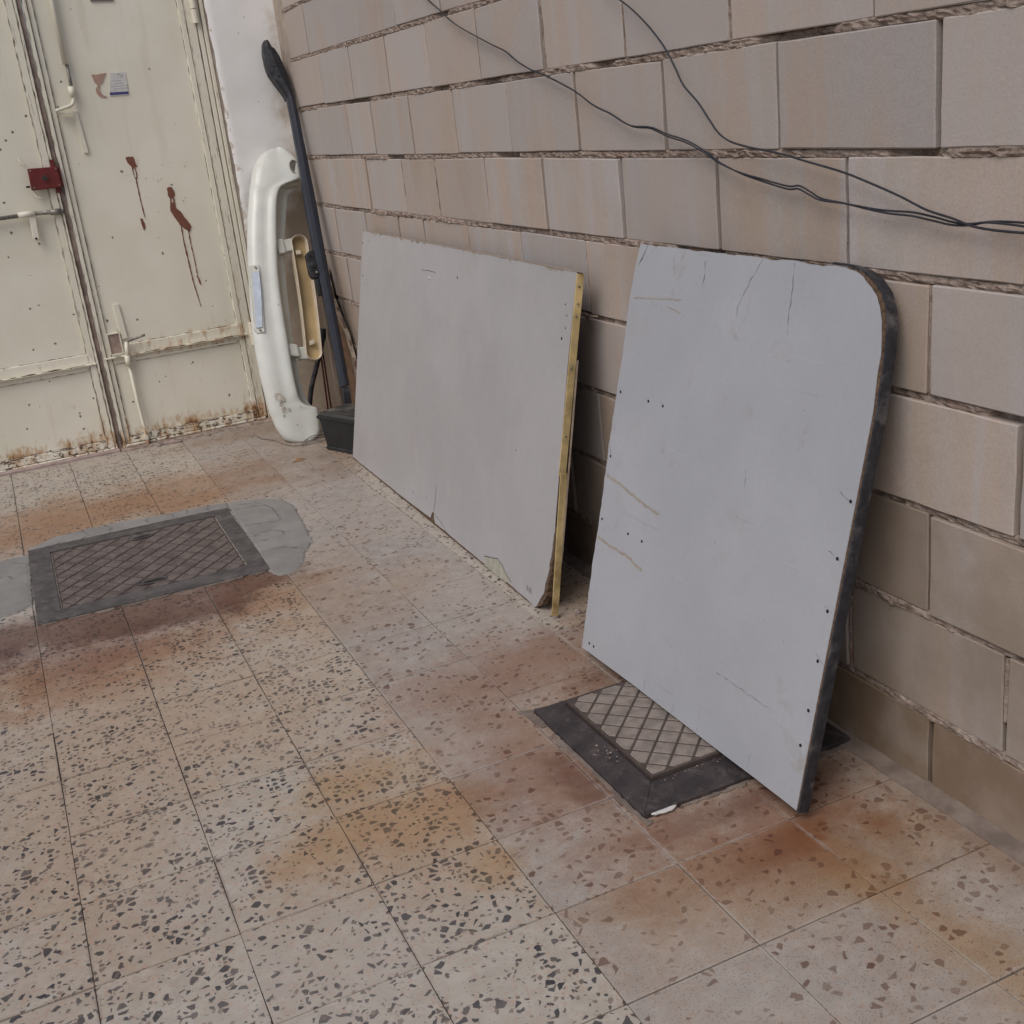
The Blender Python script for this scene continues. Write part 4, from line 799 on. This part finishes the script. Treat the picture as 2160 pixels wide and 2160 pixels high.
o = inv(m.build('rubble_bits', 'mortar'), c2); o['kind'] = 'stuff'
# mortar smeared round that frame
m = MB(); o = None
for P, sd_ in (([(.508, 1.80), (.538, 1.785), (.541, 1.70), (.525, 1.70), (.518, 1.745)], 5), ([(.527, 1.66), (.541, 1.66), (.541, 1.27), (.552, 1.266), (.534, 1.255), (.528, 1.36), (.533, 1.5), (.522, 1.6)], 8), ([(.62, 1.277), (.80, 1.278), (1.03, 1.278), (1.02, 1.262), (.80, 1.270), (.7, 1.266)], 6)):
    m.prism(jag(P, .010, .009, True, sd_), (0, 0, 0), X, Y, Z, -.004, .0022)
pieces(m, 'mortar_edge', 'fillet', c2, True)

# ------------------------------------------------------------------ car bumper leaning in the corner
PB, EB, UB = Vector((0.70, 4.50, 0.0)), X, Vector((0, 0.338199, 0.941075)); NB = Vector((0, -0.941075, 0.338199))
bp = thing('car_bumper', 'white plastic car bumper standing on end in the corner, with an ivory grille bar', 'car bumper'); bp.location = PB
Lb = [(1.326, .215), (1.318, .180), (1.304, .154), (1.242, .107), (1.143, .067), (1.021, .027), (.899, -.005), (.799, -.026), (.684, -.047), (.569, -.068), (.452, -.081), (.334, -.087), (.247, -.087), (.168, -.083), (.093, -.068), (.039, -.042), (.016, -.012), (.006, .010)]
Rb = [(1.326, .255), (1.318, .272), (1.304, .283), (1.273, .304), (1.248, .314), (1.170, .304), (1.160, .275), (1.153, .24), (1.142, .207), (1.112, .183), (1.05, .163), (.958, .138), (.849, .113), (.764, .096), (.662, .082), (.545, .071), (.449, .063), (.348, .055), (.268, .052), (.205, .053), (.178, .064), (.160, .09), (.148, .125), (.10, .120), (.05, .114), (.024, .100), (.006, .055)]
Ib = [(1.137, .298), (1.126, .255), (1.105, .233), (1.043, .214), (.936, .179), (.828, .15), (.695, .127), (.593, .113), (.467, .098), (.365, .090), (.301, .088), (.212, .092), (.169, .106), (.150, .136)]
def bdep(t): return -0.045*abs((t-.66)/.66)**3.5
def bpt(s, t, d):
    q = PB+EB*s+UB*t+NB*(d+bdep(t)); q.z = max(q.z, 0.002); q.y = min(q.y, 5.045); return q
prof = [(-1, -.085), (-.5, -.055), (0, -.028), (.05, -.014), (.12, -.004), (.22, .003), (.36, .0075), (.50, .006), (.60, .0055), (.70, .009), (.80, .0145), (.88, .0165), (.94, .0150), (.98, .0110), (1.0, .004)]
ts = [.006, .012, .02, .03, .045, .06, .08, .10, .12, .14, .150, .157, .164, .172, .182, .195, .21, .24, .28]+[.28+i*(1.06-.28)/26 for i in range(1, 27)]+[1.08, 1.10, 1.12, 1.135, 1.145, 1.152, 1.158, 1.164, 1.17, 1.18, 1.20, 1.22, 1.24, 1.26, 1.28, 1.295, 1.306, 1.315, 1.322, 1.326]
vs = []; nc = len(prof)
for t in ts:
    a, b = interp(Lb, t), interp(Rb, t)
    for u, d in prof:
        s = a+(b-a)*u if u >= 0 else a+(0.012 if u < -.7 else 0.004)
        endf = 1 if .2 < t < 1.12 else 0.55
        vs.append(bpt(s, t, d*(endf if d > 0 else 1)))
m = MB().add(vs, [(i*nc+c, i*nc+c+1, (i+1)*nc+c+1, (i+1)*nc+c) for i in range(len(ts)-1) for c in range(nc-1)])
skin = inv(m.build('bumper_skin', 'bumper', smooth=True), bp)
vs = []; tt = [t for t in ts if .150 <= t <= 1.137]
for t in tt:
    b, c = interp(Rb, t), interp(Ib, t)
    for s, d in ((b, .004), (b+.002, -.006), (b+(c-b)*.35, -.030), (b+(c-b)*.8, -.043), (c-.001, -.043), (c, -.048), (c-.001, -.058)): vs.append(bpt(s, t, d))
m = MB().add(vs, [(i*7+c, i*7+c+1, (i+1)*7+c+1, (i+1)*7+c) for i in range(len(tt)-1) for c in range(6)]); inv(m.build('grille_recess', 'bumperin', smooth=True), bp)
vs = []
for t in [q for q in ts if q >= 1.152]:                  # return of the top corner
    b = interp(Rb, t); vs += [bpt(b, t, .004), bpt(b+.004, t, -.02), bpt(b+.004, t, -.06)]
k = len(vs)//3; m = MB().add(vs, [(i*3+c, i*3+c+1, (i+1)*3+c+1, (i+1)*3+c) for i in range(k-1) for c in (0, 1)])
vs = []
for t in [q for q in ts if q <= .150]:
    b = interp(Rb, t); vs += [bpt(b, t, .004), bpt(b+.010, t, -.022), bpt(b+.012, t, -.06)]
k = len(vs)//3; m.add(vs, [(i*3+c, i*3+c+1, (i+1)*3+c+1, (i+1)*3+c) for i in range(k-1) for c in (0, 1)])
vs = [bpt(a+(b_-a)*u, t, d) for t, d in ((1.152, .004), (1.150, -.02), (1.146, -.05)) for a, b_ in ((interp(Rb, 1.12), interp(Rb, 1.17)),) for u in (.0, .35, .7, 1)]
m.add(vs, [(r*4+c, r*4+c+1, r*4+c+5, r*4+c+4) for r in (0, 1) for c in range(3)])
pieces(m, 'end_return', 'bumperin', bp, True, smooth=True)
# number plate
pp = [(-.022, .811, -.004), (.016, .808, .010), (.017, .79, .010), (-.004, .65, .012), (-.026, .530, .012), (-.030, .513, .012), (-.060, .515, -.004), (-.066, .530, -.006), (-.045, .66, -.006), (-.026, .795, -.005)]
vs = [bpt(s, t, d+.004) for s, t, d in pp]+[bpt(s, t, d-.01) for s, t, d in pp]; k = len(pp)
np_ = inv(MB().add(vs, [tuple(range(k)), tuple(range(2*k-1, k-1, -1))]+[(i, (i+1) % k, k+(i+1) % k, k+i) for i in range(k)]).build('plate_recess', 'bumperin'), bp)
qq = [(-.018, .782, -.001), (.011, .778, .010), (.001, .70, .012), (-.033, .535, .012), (-.058, .538, -.001), (-.037, .66, -.003)]
vs = [bpt(s, t, d+.008) for s, t, d in qq]+[bpt(s, t, d-.006) for s, t, d in qq]; k = len(qq)
inv(MB().add(vs, [tuple(range(k)), tuple(range(2*k-1, k-1, -1))]+[(i, (i+1) % k, k+(i+1) % k, k+i) for i in range(k)]).build('number_plate', 'plate'), bp)
m = MB()
for s, t in ((.002, .797), (-.046, .524)): q = bpt(s, t, .012); m.tube([q, q+NB*.004], 0.005, 8)
pieces(m, 'plate_screw', 'worn', bp, True)
# fog lamp hole in the upper corner
m = MB(); q = bpt(.289, 1.222, .010); m.add([q]+[q+EB*(.024*math.cos(a))+UB*(.030*math.sin(a))+NB*(-.010*math.cos(a)) for a in [i*math.pi/10 for i in range(20)]], [(0, i+1, (i+1) % 20+1) for i in range(20)])
fl = inv(m.build('lamp_recess', 'lampglass'), bp)
inv(MB().tube([q+EB*(.024*math.cos(a))+UB*(.030*math.sin(a))+NB*(-.010*math.cos(a)) for a in [i*math.pi/10 for i in range(21)]], 0.0032, 6).build('lamp_ring', 'scuff', smooth=True), bp)
m = MB()
for k, (s, t, r) in enumerate([(-.035, .225, .016), (-.018, .21, .012), (-.03, .19, .009), (-.022, .165, .012), (.0, .16, .008), (-.028, .14, .006), (.02, .09, .003), (.05, .165, .003), (.06, .62, .003), (.03, .42, .002)]):
    P = [(s+r*math.cos(a)*(1+.6*mn.noise(Vector((a*2, k, 1)))), t+r*1.2*math.sin(a)*(1+.6*mn.noise(Vector((a*2, k, 5))))) for a in [i*math.pi/7 for i in range(14)]]
    vs = []
    for a, b in P:
        L0, R0 = interp(Lb, b), interp(Rb, b); u = (a-L0)/(R0-L0); e_ = 1 if .2 < b < 1.12 else .55; d = interp(prof, u); vs.append(bpt(a, b, d*(e_ if d > 0 else 1)+.0012))
    m.add(vs, [tuple(range(14))])
pieces(m, 'scuff_mark', 'scuff', bp, True)
# ivory grille bar with yellowed trough
ca, cb_ = Vector((.2265, .886)), Vector((.1690, .386)); ax = (cb_-ca); LL = ax.length; ax /= LL; sd2 = Vector((-ax.y, ax.x))
def pill(w0, w1, inset=0, n=8):
    out = []
    for i in range(n+1): a = math.pi*i/n; out.append(ca+sd2*(w0-inset)*math.cos(a)*-1-ax*(w0-inset)*math.sin(a)*.85)
    for k in range(1, 6): t = k/6; out.append(ca+ax*LL*t+sd2*((w0+(w1-w0)*t)-inset)+sd2*.006*math.sin(math.pi*t))
    for i in range(n+1): a = math.pi*i/n; out.append(cb_+sd2*(w1-inset)*math.cos(a)+ax*(w1-inset)*math.sin(a)*.85)
    for k in range(5, 0, -1): t = k/6; out.append(ca+ax*LL*t-sd2*((w0+(w1-w0)*t)-inset)+sd2*.006*math.sin(math.pi*t))
    return out
rings = [(pill(.0375, .037), -.055), (pill(.0375, .037), -.008), (pill(.0375, .037, .0025), -.005), (pill(.0375, .037, .005), -.008), (pill(.0375, .037, .009), -.040)]
vs = []; k = len(rings[0][0])
for P, d in rings: vs += [bpt(q.x, q.y, d) for q in P]
m = MB().add(vs, [(r*k+i, r*k+(i+1) % k, (r+1)*k+(i+1) % k, (r+1)*k+i) for r in range(len(rings)-1) for i in range(k)])
gb_ = inv(m.build('grille_bar', 'ivory', smooth=False), bp)
P = pill(.0375, .037, .008); vs = [bpt(q.x, q.y, -.038) for q in P]
inv(MB().add(vs, [tuple(range(k))]).build('bar_trough', 'yellow'), bp)
def bbox(s0, s1, t0, t1, d0, d1, name, mat, sh=0.0, bev=.002):
    m = MB(); vs = [bpt(s+(sh if s == s1 else 0)*0, t+(sh*(s-s0)/(s1-s0)), d) for s in (s0, s1) for t in (t0, t1) for d in (d0, d1)]
    m.add(vs, [(0, 1, 3, 2), (4, 6, 7, 5), (0, 4, 5, 1), (2, 3, 7, 6), (0, 2, 6, 4), (1, 5, 7, 3)]); return inv(m.build(name, mat, bevel=bev, seg=2), bp)
bbox(.150, .196, .850, .905, -.05, -.012, 'bar_arm', 'bumperin', .004, .005); bbox(.122, .158, .846, .912, -.05, -.006, 'bar_mount', 'bumperin', .0, .006)
bbox(.100, .140, .372, .428, -.05, -.014, 'bar_arm', 'bumperin', -.006, .005); bbox(.060, .104, .392, .450, -.05, .000, 'bar_mount', 'bumperin', -.012, .008)
bbox(.200, .222, .832, .850, -.036, -.012, 'bar_clip', 'ivory', 0, .001); bbox(.160, .184, .424, .444, -.036, -.012, 'bar_clip', 'ivory', .004, .001)

# ------------------------------------------------------------------ roof rail leaning in the corner
PR, UR = Vector((0.95, 4.4169, 0.0)), Vector((0, 0.314447, 0.949275)); NR = Vector((0, -0.949275, 0.314447))
rr = thing('roof_rail', 'long blue-black plastic roof rail leaning upright against the pillar beside the bumper', 'roof rail'); rr.location = PR
Ll = [(1.767, .004), (1.728, -.005), (1.666, -.008), (1.634, -.003), (1.595, .013), (1.546, .037), (1.524, .047), (1.483, .045), (1.42, .042), (1.241, .030), (1.015, .011), (.797, 0), (.561, -.009), (.365, -.018), (.231, -.026)]
Rl = [(1.767, .028), (1.750, .035), (1.739, .036), (1.734, .047), (1.701, .06), (1.654, .07), (1.616, .077), (1.574, .08), (1.515, .081), (1.437, .079), (1.221, .071), (1.009, .061), (.813, .049), (.617, .037), (.412, .026), (.231, .014)]
def loft(tl, d0, d1, ch):
    vs = []
    for t in tl:
        a, b = interp(Ll, t), interp(Rl, t); w_ = (b-a)
        for s, d in ((a, d0), (a, d1-ch), (a+w_*.18, d1-ch*.25), (a+w_*.5, d1), (a+w_*.82, d1-ch*.25), (b, d1-ch), (b, d0)): vs.append(PR+X*s+UR*t+NR*d)
    n = len(tl); return MB().add(vs, [(i*7+c, i*7+(c+1) % 7, (i+1)*7+(c+1) % 7, (i+1)*7+c) for i in range(n-1) for c in range(7)]+[tuple(range(7)), tuple((n-1)*7+c for c in range(7))])
inv(loft([.232, .3, .365, .45, .56, .68, .8, .9, 1.015, 1.13, 1.24, 1.34, 1.42, 1.483, 1.512], -.026, .012, .012).build('rail_tube', 'rail', smooth=False, bevel=0.0), rr)
inv(loft([1.514, 1.53, 1.546, 1.57, 1.595, 1.616, 1.634, 1.655, 1.68, 1.701, 1.72, 1.733, 1.738, 1.75, 1.76, 1.767], -.055, .008, .018).build('rail_foot', 'railcap', smooth=False), rr)
m = MB()
for s, t in ((.016, 1.735), (.02, 1.655), (.03, 1.61)): q = PR+X*s+UR*t+NR*.004; m.tube([q, q+NR*.006], 0.006, 8)
pieces(m, 'foot_screw', 'boxlid', rr, True)
m = MB().prism([(-.020, .231), (.012, .224), (-.002, .10), (-.034, .105)], PR, X, UR, NR, -.03, .004); inv(m.build('rail_foot', 'railcap', bevel=0.003), rr)
m = MB().prism([(-.038, .827), (-.023, .838), (.002, .842), (-.001, .72), (-.030, .718), (-.038, .727), (-.042, .745)], PR, X, UR, NR, -.03, .002); bk = inv(m.build('rail_bracket', 'railcap', bevel=0.003), rr)
m = MB().prism([(-.022, .716), (-.004, .72), (-.010, .640), (-.022, .645)], PR, X, UR, NR, -.03, -.004); inv(m.build('bracket_tab', 'railcap', bevel=0.002), rr)
m = MB(); rs = random.Random(9)
for k in range(9):
    q = PR+X*rs.uniform(-.032, -.008)+UR*rs.uniform(.735, .825)+NR*.001; m.tube([q, q+NR*.006], rs.uniform(.003, .007), 6)
pieces(m, 'bracket_stud', 'railcap', rr, True); q = PR+X*-.012+UR*.742+NR*.004
inv(MB().tube([q, q+NR*.008], .0045, 8).build('bolt_end', 'worn'), rr)

# second, shorter black bar behind, with red rods and plywood
o = MB().tube(smooth_path([(.872, 4.955, .012), (.905, 4.965, .13), (.955, 4.975, .24), (1.0, 4.985, .34), (1.015, 4.99, .40)]), [0.012]*13+[.016]*4, 8).build('black_bar', 'railcap', smooth=True)
tag(o, 'short black bar leaning diagonally behind the ivory grille bar', 'bar')
for i, dx in enumerate((0, .016)):
    o = MB().tube([(.972+dx, 4.975, .003), (.985+dx*.7, 4.995, .26), (.995+dx*.3, 5.015+i*.006, .62), (.985+dx, 5.030, .70)], .0042, 8).build('red_rod', 'rod', smooth=True)
    tag(o, ('left' if i == 0 else 'right')+' one of two thin dark red rods standing behind the bumper opening', 'rod', 'thin red rods behind the bumper')
pw_ = thing('plywood_sheet', 'brown plywood offcut with pale broken edge leaning behind the blue-black roof rail', 'plywood')
P0 = [(4.79, .70), (4.755, .573), (4.68, .49), (4.605, .422), (4.56, .322), (4.54, .2), (4.52, .01), (4.90, .01), (4.90, .69)]
MB().prism([(a, b) for a, b in P0], (1.018, 0, 0), Y, Z, X, 0.004, .012).build('plywood_face', 'ply', pw_)
m = MB(); Pj = jag(P0[:7], .006, .02, False, 3)
for (a, b), (c, d) in zip(Pj, Pj[1:]): m.prism([(a, b), (c, d), (c+.016, d+.006), (a+.016, b+.006)], (1.018, 0, 0), Y, Z, X, -.004, .0145)
tag(m.build('broken_edge', 'plyedge', pw_), kind='stuff')

# ------------------------------------------------------------------ black box
bx = thing('black_box', 'black plastic lidded box on the floor between the bumper and the grey-white board', 'box'); bx.location = (0.80, 4.3, 0)
u_, v_ = Vector((.39, -.92, 0)).normalized(), Vector((.92, .39, 0)).normalized(); Bq = Vector((.765, 4.342, 0))
def rbox(mb, o, l, d, z0, z1, i0=0, i1=0):
    vs = []
    for z, i in ((z0, i0), (z1, i1)): vs += [o+u_*i+v_*i+Z*z, o+u_*(l-i)+v_*i+Z*z, o+u_*(l-i)+v_*(d-i)+Z*z, o+u_*i+v_*(d-i)+Z*z]
    return mb.add(vs, [(3, 2, 1, 0), (4, 5, 6, 7), (0, 1, 5, 4), (1, 2, 6, 5), (2, 3, 7, 6), (3, 0, 4, 7)])
inv(rbox(MB(), Bq+v_*.002+u_*.002, .296, .166, .003, .139, .012, 0).build('box_body', 'boxp', bevel=.006, seg=2), bx)
inv(rbox(MB(), Bq-u_*.004-v_*.004, .31, .18, .1385, .1525, 0, 0).build('lid_rim', 'boxp', bevel=.003, seg=2), bx)
inv(rbox(MB(), Bq, .30, .172, .152, .166, 0, .006).build('box_lid', 'boxlid', bevel=.004, seg=2), bx)
inv(rbox(MB(), Bq+u_*.02+v_*.02, .26, .13, .165, .170, 0, .003).build('lid_panel', 'boxlid', bevel=.002), bx)
inv(rbox(MB(), Bq-v_*.0005+u_*.012, .28, .17, .004, .018, .004, .006).build('base_rim', 'boxp', bevel=.003), bx)

# ------------------------------------------------------------------ cables on the wall
C1 = [(3.55, 1.86), (3.38, 1.76), (3.224, 1.67), (3.155, 1.633), (3.071, 1.595), (2.953, 1.543), (2.742, 1.478), (2.636, 1.448), (2.57, 1.419), (2.489, 1.392), (2.425, 1.377), (2.333, 1.352), (2.247, 1.325), (2.166, 1.292), (2.086, 1.27), (2.023, 1.248), (1.98, 1.239), (1.913, 1.235), (1.844, 1.218), (1.767, 1.203), (1.695, 1.179), (1.655, 1.162), (1.587, 1.143), (1.522, 1.131), (1.434, 1.117), (1.4, 1.118), (1.368, 1.108), (1.336, 1.098), (1.274, 1.093), (1.201, 1.085), (1.153, 1.082), (1.106, 1.081), (1.055, 1.075), (1.018, 1.07), (.983, 1.07), (.949, 1.075), (.915, 1.076), (.877, 1.075), (.842, 1.072), (.6, 1.06), (.2, 1.05), (-.2, 1.045)]
C2 = [(2.5, 1.80), (2.25, 1.65), (2.046, 1.524), (2.005, 1.505), (1.953, 1.479), (1.898, 1.445), (1.855, 1.413), (1.825, 1.386), (1.795, 1.35), (1.767, 1.315), (1.717, 1.28), (1.679, 1.245), (1.65, 1.22), (1.612, 1.203), (1.556, 1.192), (1.51, 1.186), (1.449, 1.178), (1.366, 1.163), (1.273, 1.146), (1.201, 1.128), (1.133, 1.109), (1.068, 1.09), (1.012, 1.079), (.971, 1.069), (.926, 1.065), (.877, 1.064), (.842, 1.063), (.6, 1.05), (.2, 1.038), (-.2, 1.03)]
cb1 = thing('twin_cable', 'black twisted twin cable sagging along the block wall, the lower and longer of two', 'cable')
for sg in (0, 1):
    P = smooth_path([(1.030, a, b) for a, b in C1], 5)
    Q = [q+Vector((math.cos(i*.12+sg*math.pi)*.0020, 0, math.sin(i*.09+sg*math.pi)*(.0016 if q.y > 1.9 else .0026))) for i, q in enumerate(P)]
    MB().tube(Q, .00185, 6).build('cable_strand', 'cable', cb1, smooth=True)
o = MB().tube(smooth_path([(1.028-(0.004 if a < 1.1 else 0), a, b) for a, b in C2], 5), .0021, 6).build('single_cable', 'cable', smooth=True)
tag(o, 'single black cable dropping steeply along the block wall to meet the twin cable', 'cable')

# ------------------------------------------------------------------ litter
def lump(name, mat, x, y, z, r, seed, flat=.5):
    bm = bmesh.new(); bmesh.ops.create_icosphere(bm, subdivisions=1, radius=r)
    for v in bm.verts: v.co *= 1+.45*mn.noise(v.co/r*1.3+Vector((seed, 0, 0))); v.co.z *= flat
    me = bpy.data.meshes.new(name); bm.to_mesh(me); bm.free(); o = link(name, me, mat); o.location = (x, y, z+r*flat*.7); return o
tag(MB().tube(smooth_path([(.555, 4.80, .003), (.568, 4.784, .014), (.588, 4.733, .004), (.626, 4.655, .003), (.647, 4.566, .003), (.671, 4.495, .004), (.706, 4.469, .010), (.771, 4.473, .016), (.83, 4.49, .02)]), .0022, 6).build('loose_wire', 'wirem', smooth=True), 'thin loose wire curling on the floor under the foot of the bumper', 'wire')
m = MB()
for k in range(4): m.tube(smooth_path([(.70, 4.462+k*.006, .006), (.75, 4.462+k*.009, .016+k*.004), (.80, 4.45+k*.012, .012+k*.007), (.83, 4.46+k*.01, .02+k*.005)]), .0022, 5)
tag(m.build('wire_bundle', 'wirem', smooth=True), 'small tuft of grey wire ends between the bumper foot and the black box', 'wire')
tag(MB().prism(jag([(.185, 5.005), (.262, 4.985), (.275, 4.992), (.26, 5.006), (.2, 5.022)], .003, .01), (0, 0, 0), X, Y, Z, .0015, .009).build('wood_sliver', 'threshold', bevel=.0015), 'flat grey-pink sliver lying at the foot of the right gate leaf', 'sliver')
tag(lump('pebble', 'pebble', .168, 5.0, 0, .016, 1, .6), 'dark pebble beside the grey-pink sliver at the gate', 'pebble', 'pebbles on the floor')
for k, (x, y, r, lab) in enumerate([(.874, 2.19, .011, 'larger pale pebble in the gap between the two leaning boards'), (.858, 2.235, .006, 'smaller pebble in the gap between the two leaning boards'), (.40, 5.0, .009, 'small pebble on the rough cement at the right end of the gate')]):
    tag(lump('pebble', 'pebble', x, y, 0, r, k+3, .7), lab, 'pebble', 'pebbles on the floor')
tag(MB().prism(jag([(.552, 1.281), (.562, 1.272), (.596, 1.268), (.612, 1.277), (.598, 1.284), (.588, 1.291), (.57, 1.284)], .008, .005), (0, 0, 0), X, Y, Z, .004, .0085).build('paint_flake', 'paintchip', bevel=.001), 'white curled flake at the near corner of the drain cover under the rounded board', 'flake')
m = MB().add([(.60, 4.24, .004), (.635, 4.262, .012), (.668, 4.255, .004), (.64, 4.238, .002)], [(0, 1, 3), (1, 2, 3)]); tag(m.build('dry_leaf', 'leaf'), 'dry brown leaf on the floor in front of the black box', 'leaf')
tag(MB().tube([(1.05, 2.335, .768), (1.028, 2.27, .776), (1.018, 2.213, .784)], [.004, .0035, .002], 6).build('wood_splinter', 'plyedge'), 'thin pale splinter poking from a wall joint behind the brass edged board', 'splinter')
m = MB(); rs = random.Random(21)
for k in range(260):
    if k < 130: q = Vector((rs.uniform(.05, .7), 5.03-abs(rs.gauss(0, .03)), .002))
    elif k < 190: q = Vector((rs.uniform(.83, 1.0), rs.uniform(2.0, 2.35), .002))
    else: q = Vector((rs.uniform(-.5, .25), 3.075+rs.gauss(0, .02), .002))
    r = rs.uniform(.0012, .0042); m.add([q+Vector((r*rs.uniform(-1, 1), r*rs.uniform(-1, 1), r*rs.uniform(0, 1))) for _ in range(4)], [(0, 1, 2), (0, 1, 3), (1, 2, 3), (0, 2, 3)])
tag(m.build('grit', 'mortar'), 'loose grit and crumbs along the gate and the drain cover', 'grit', kind='stuff')
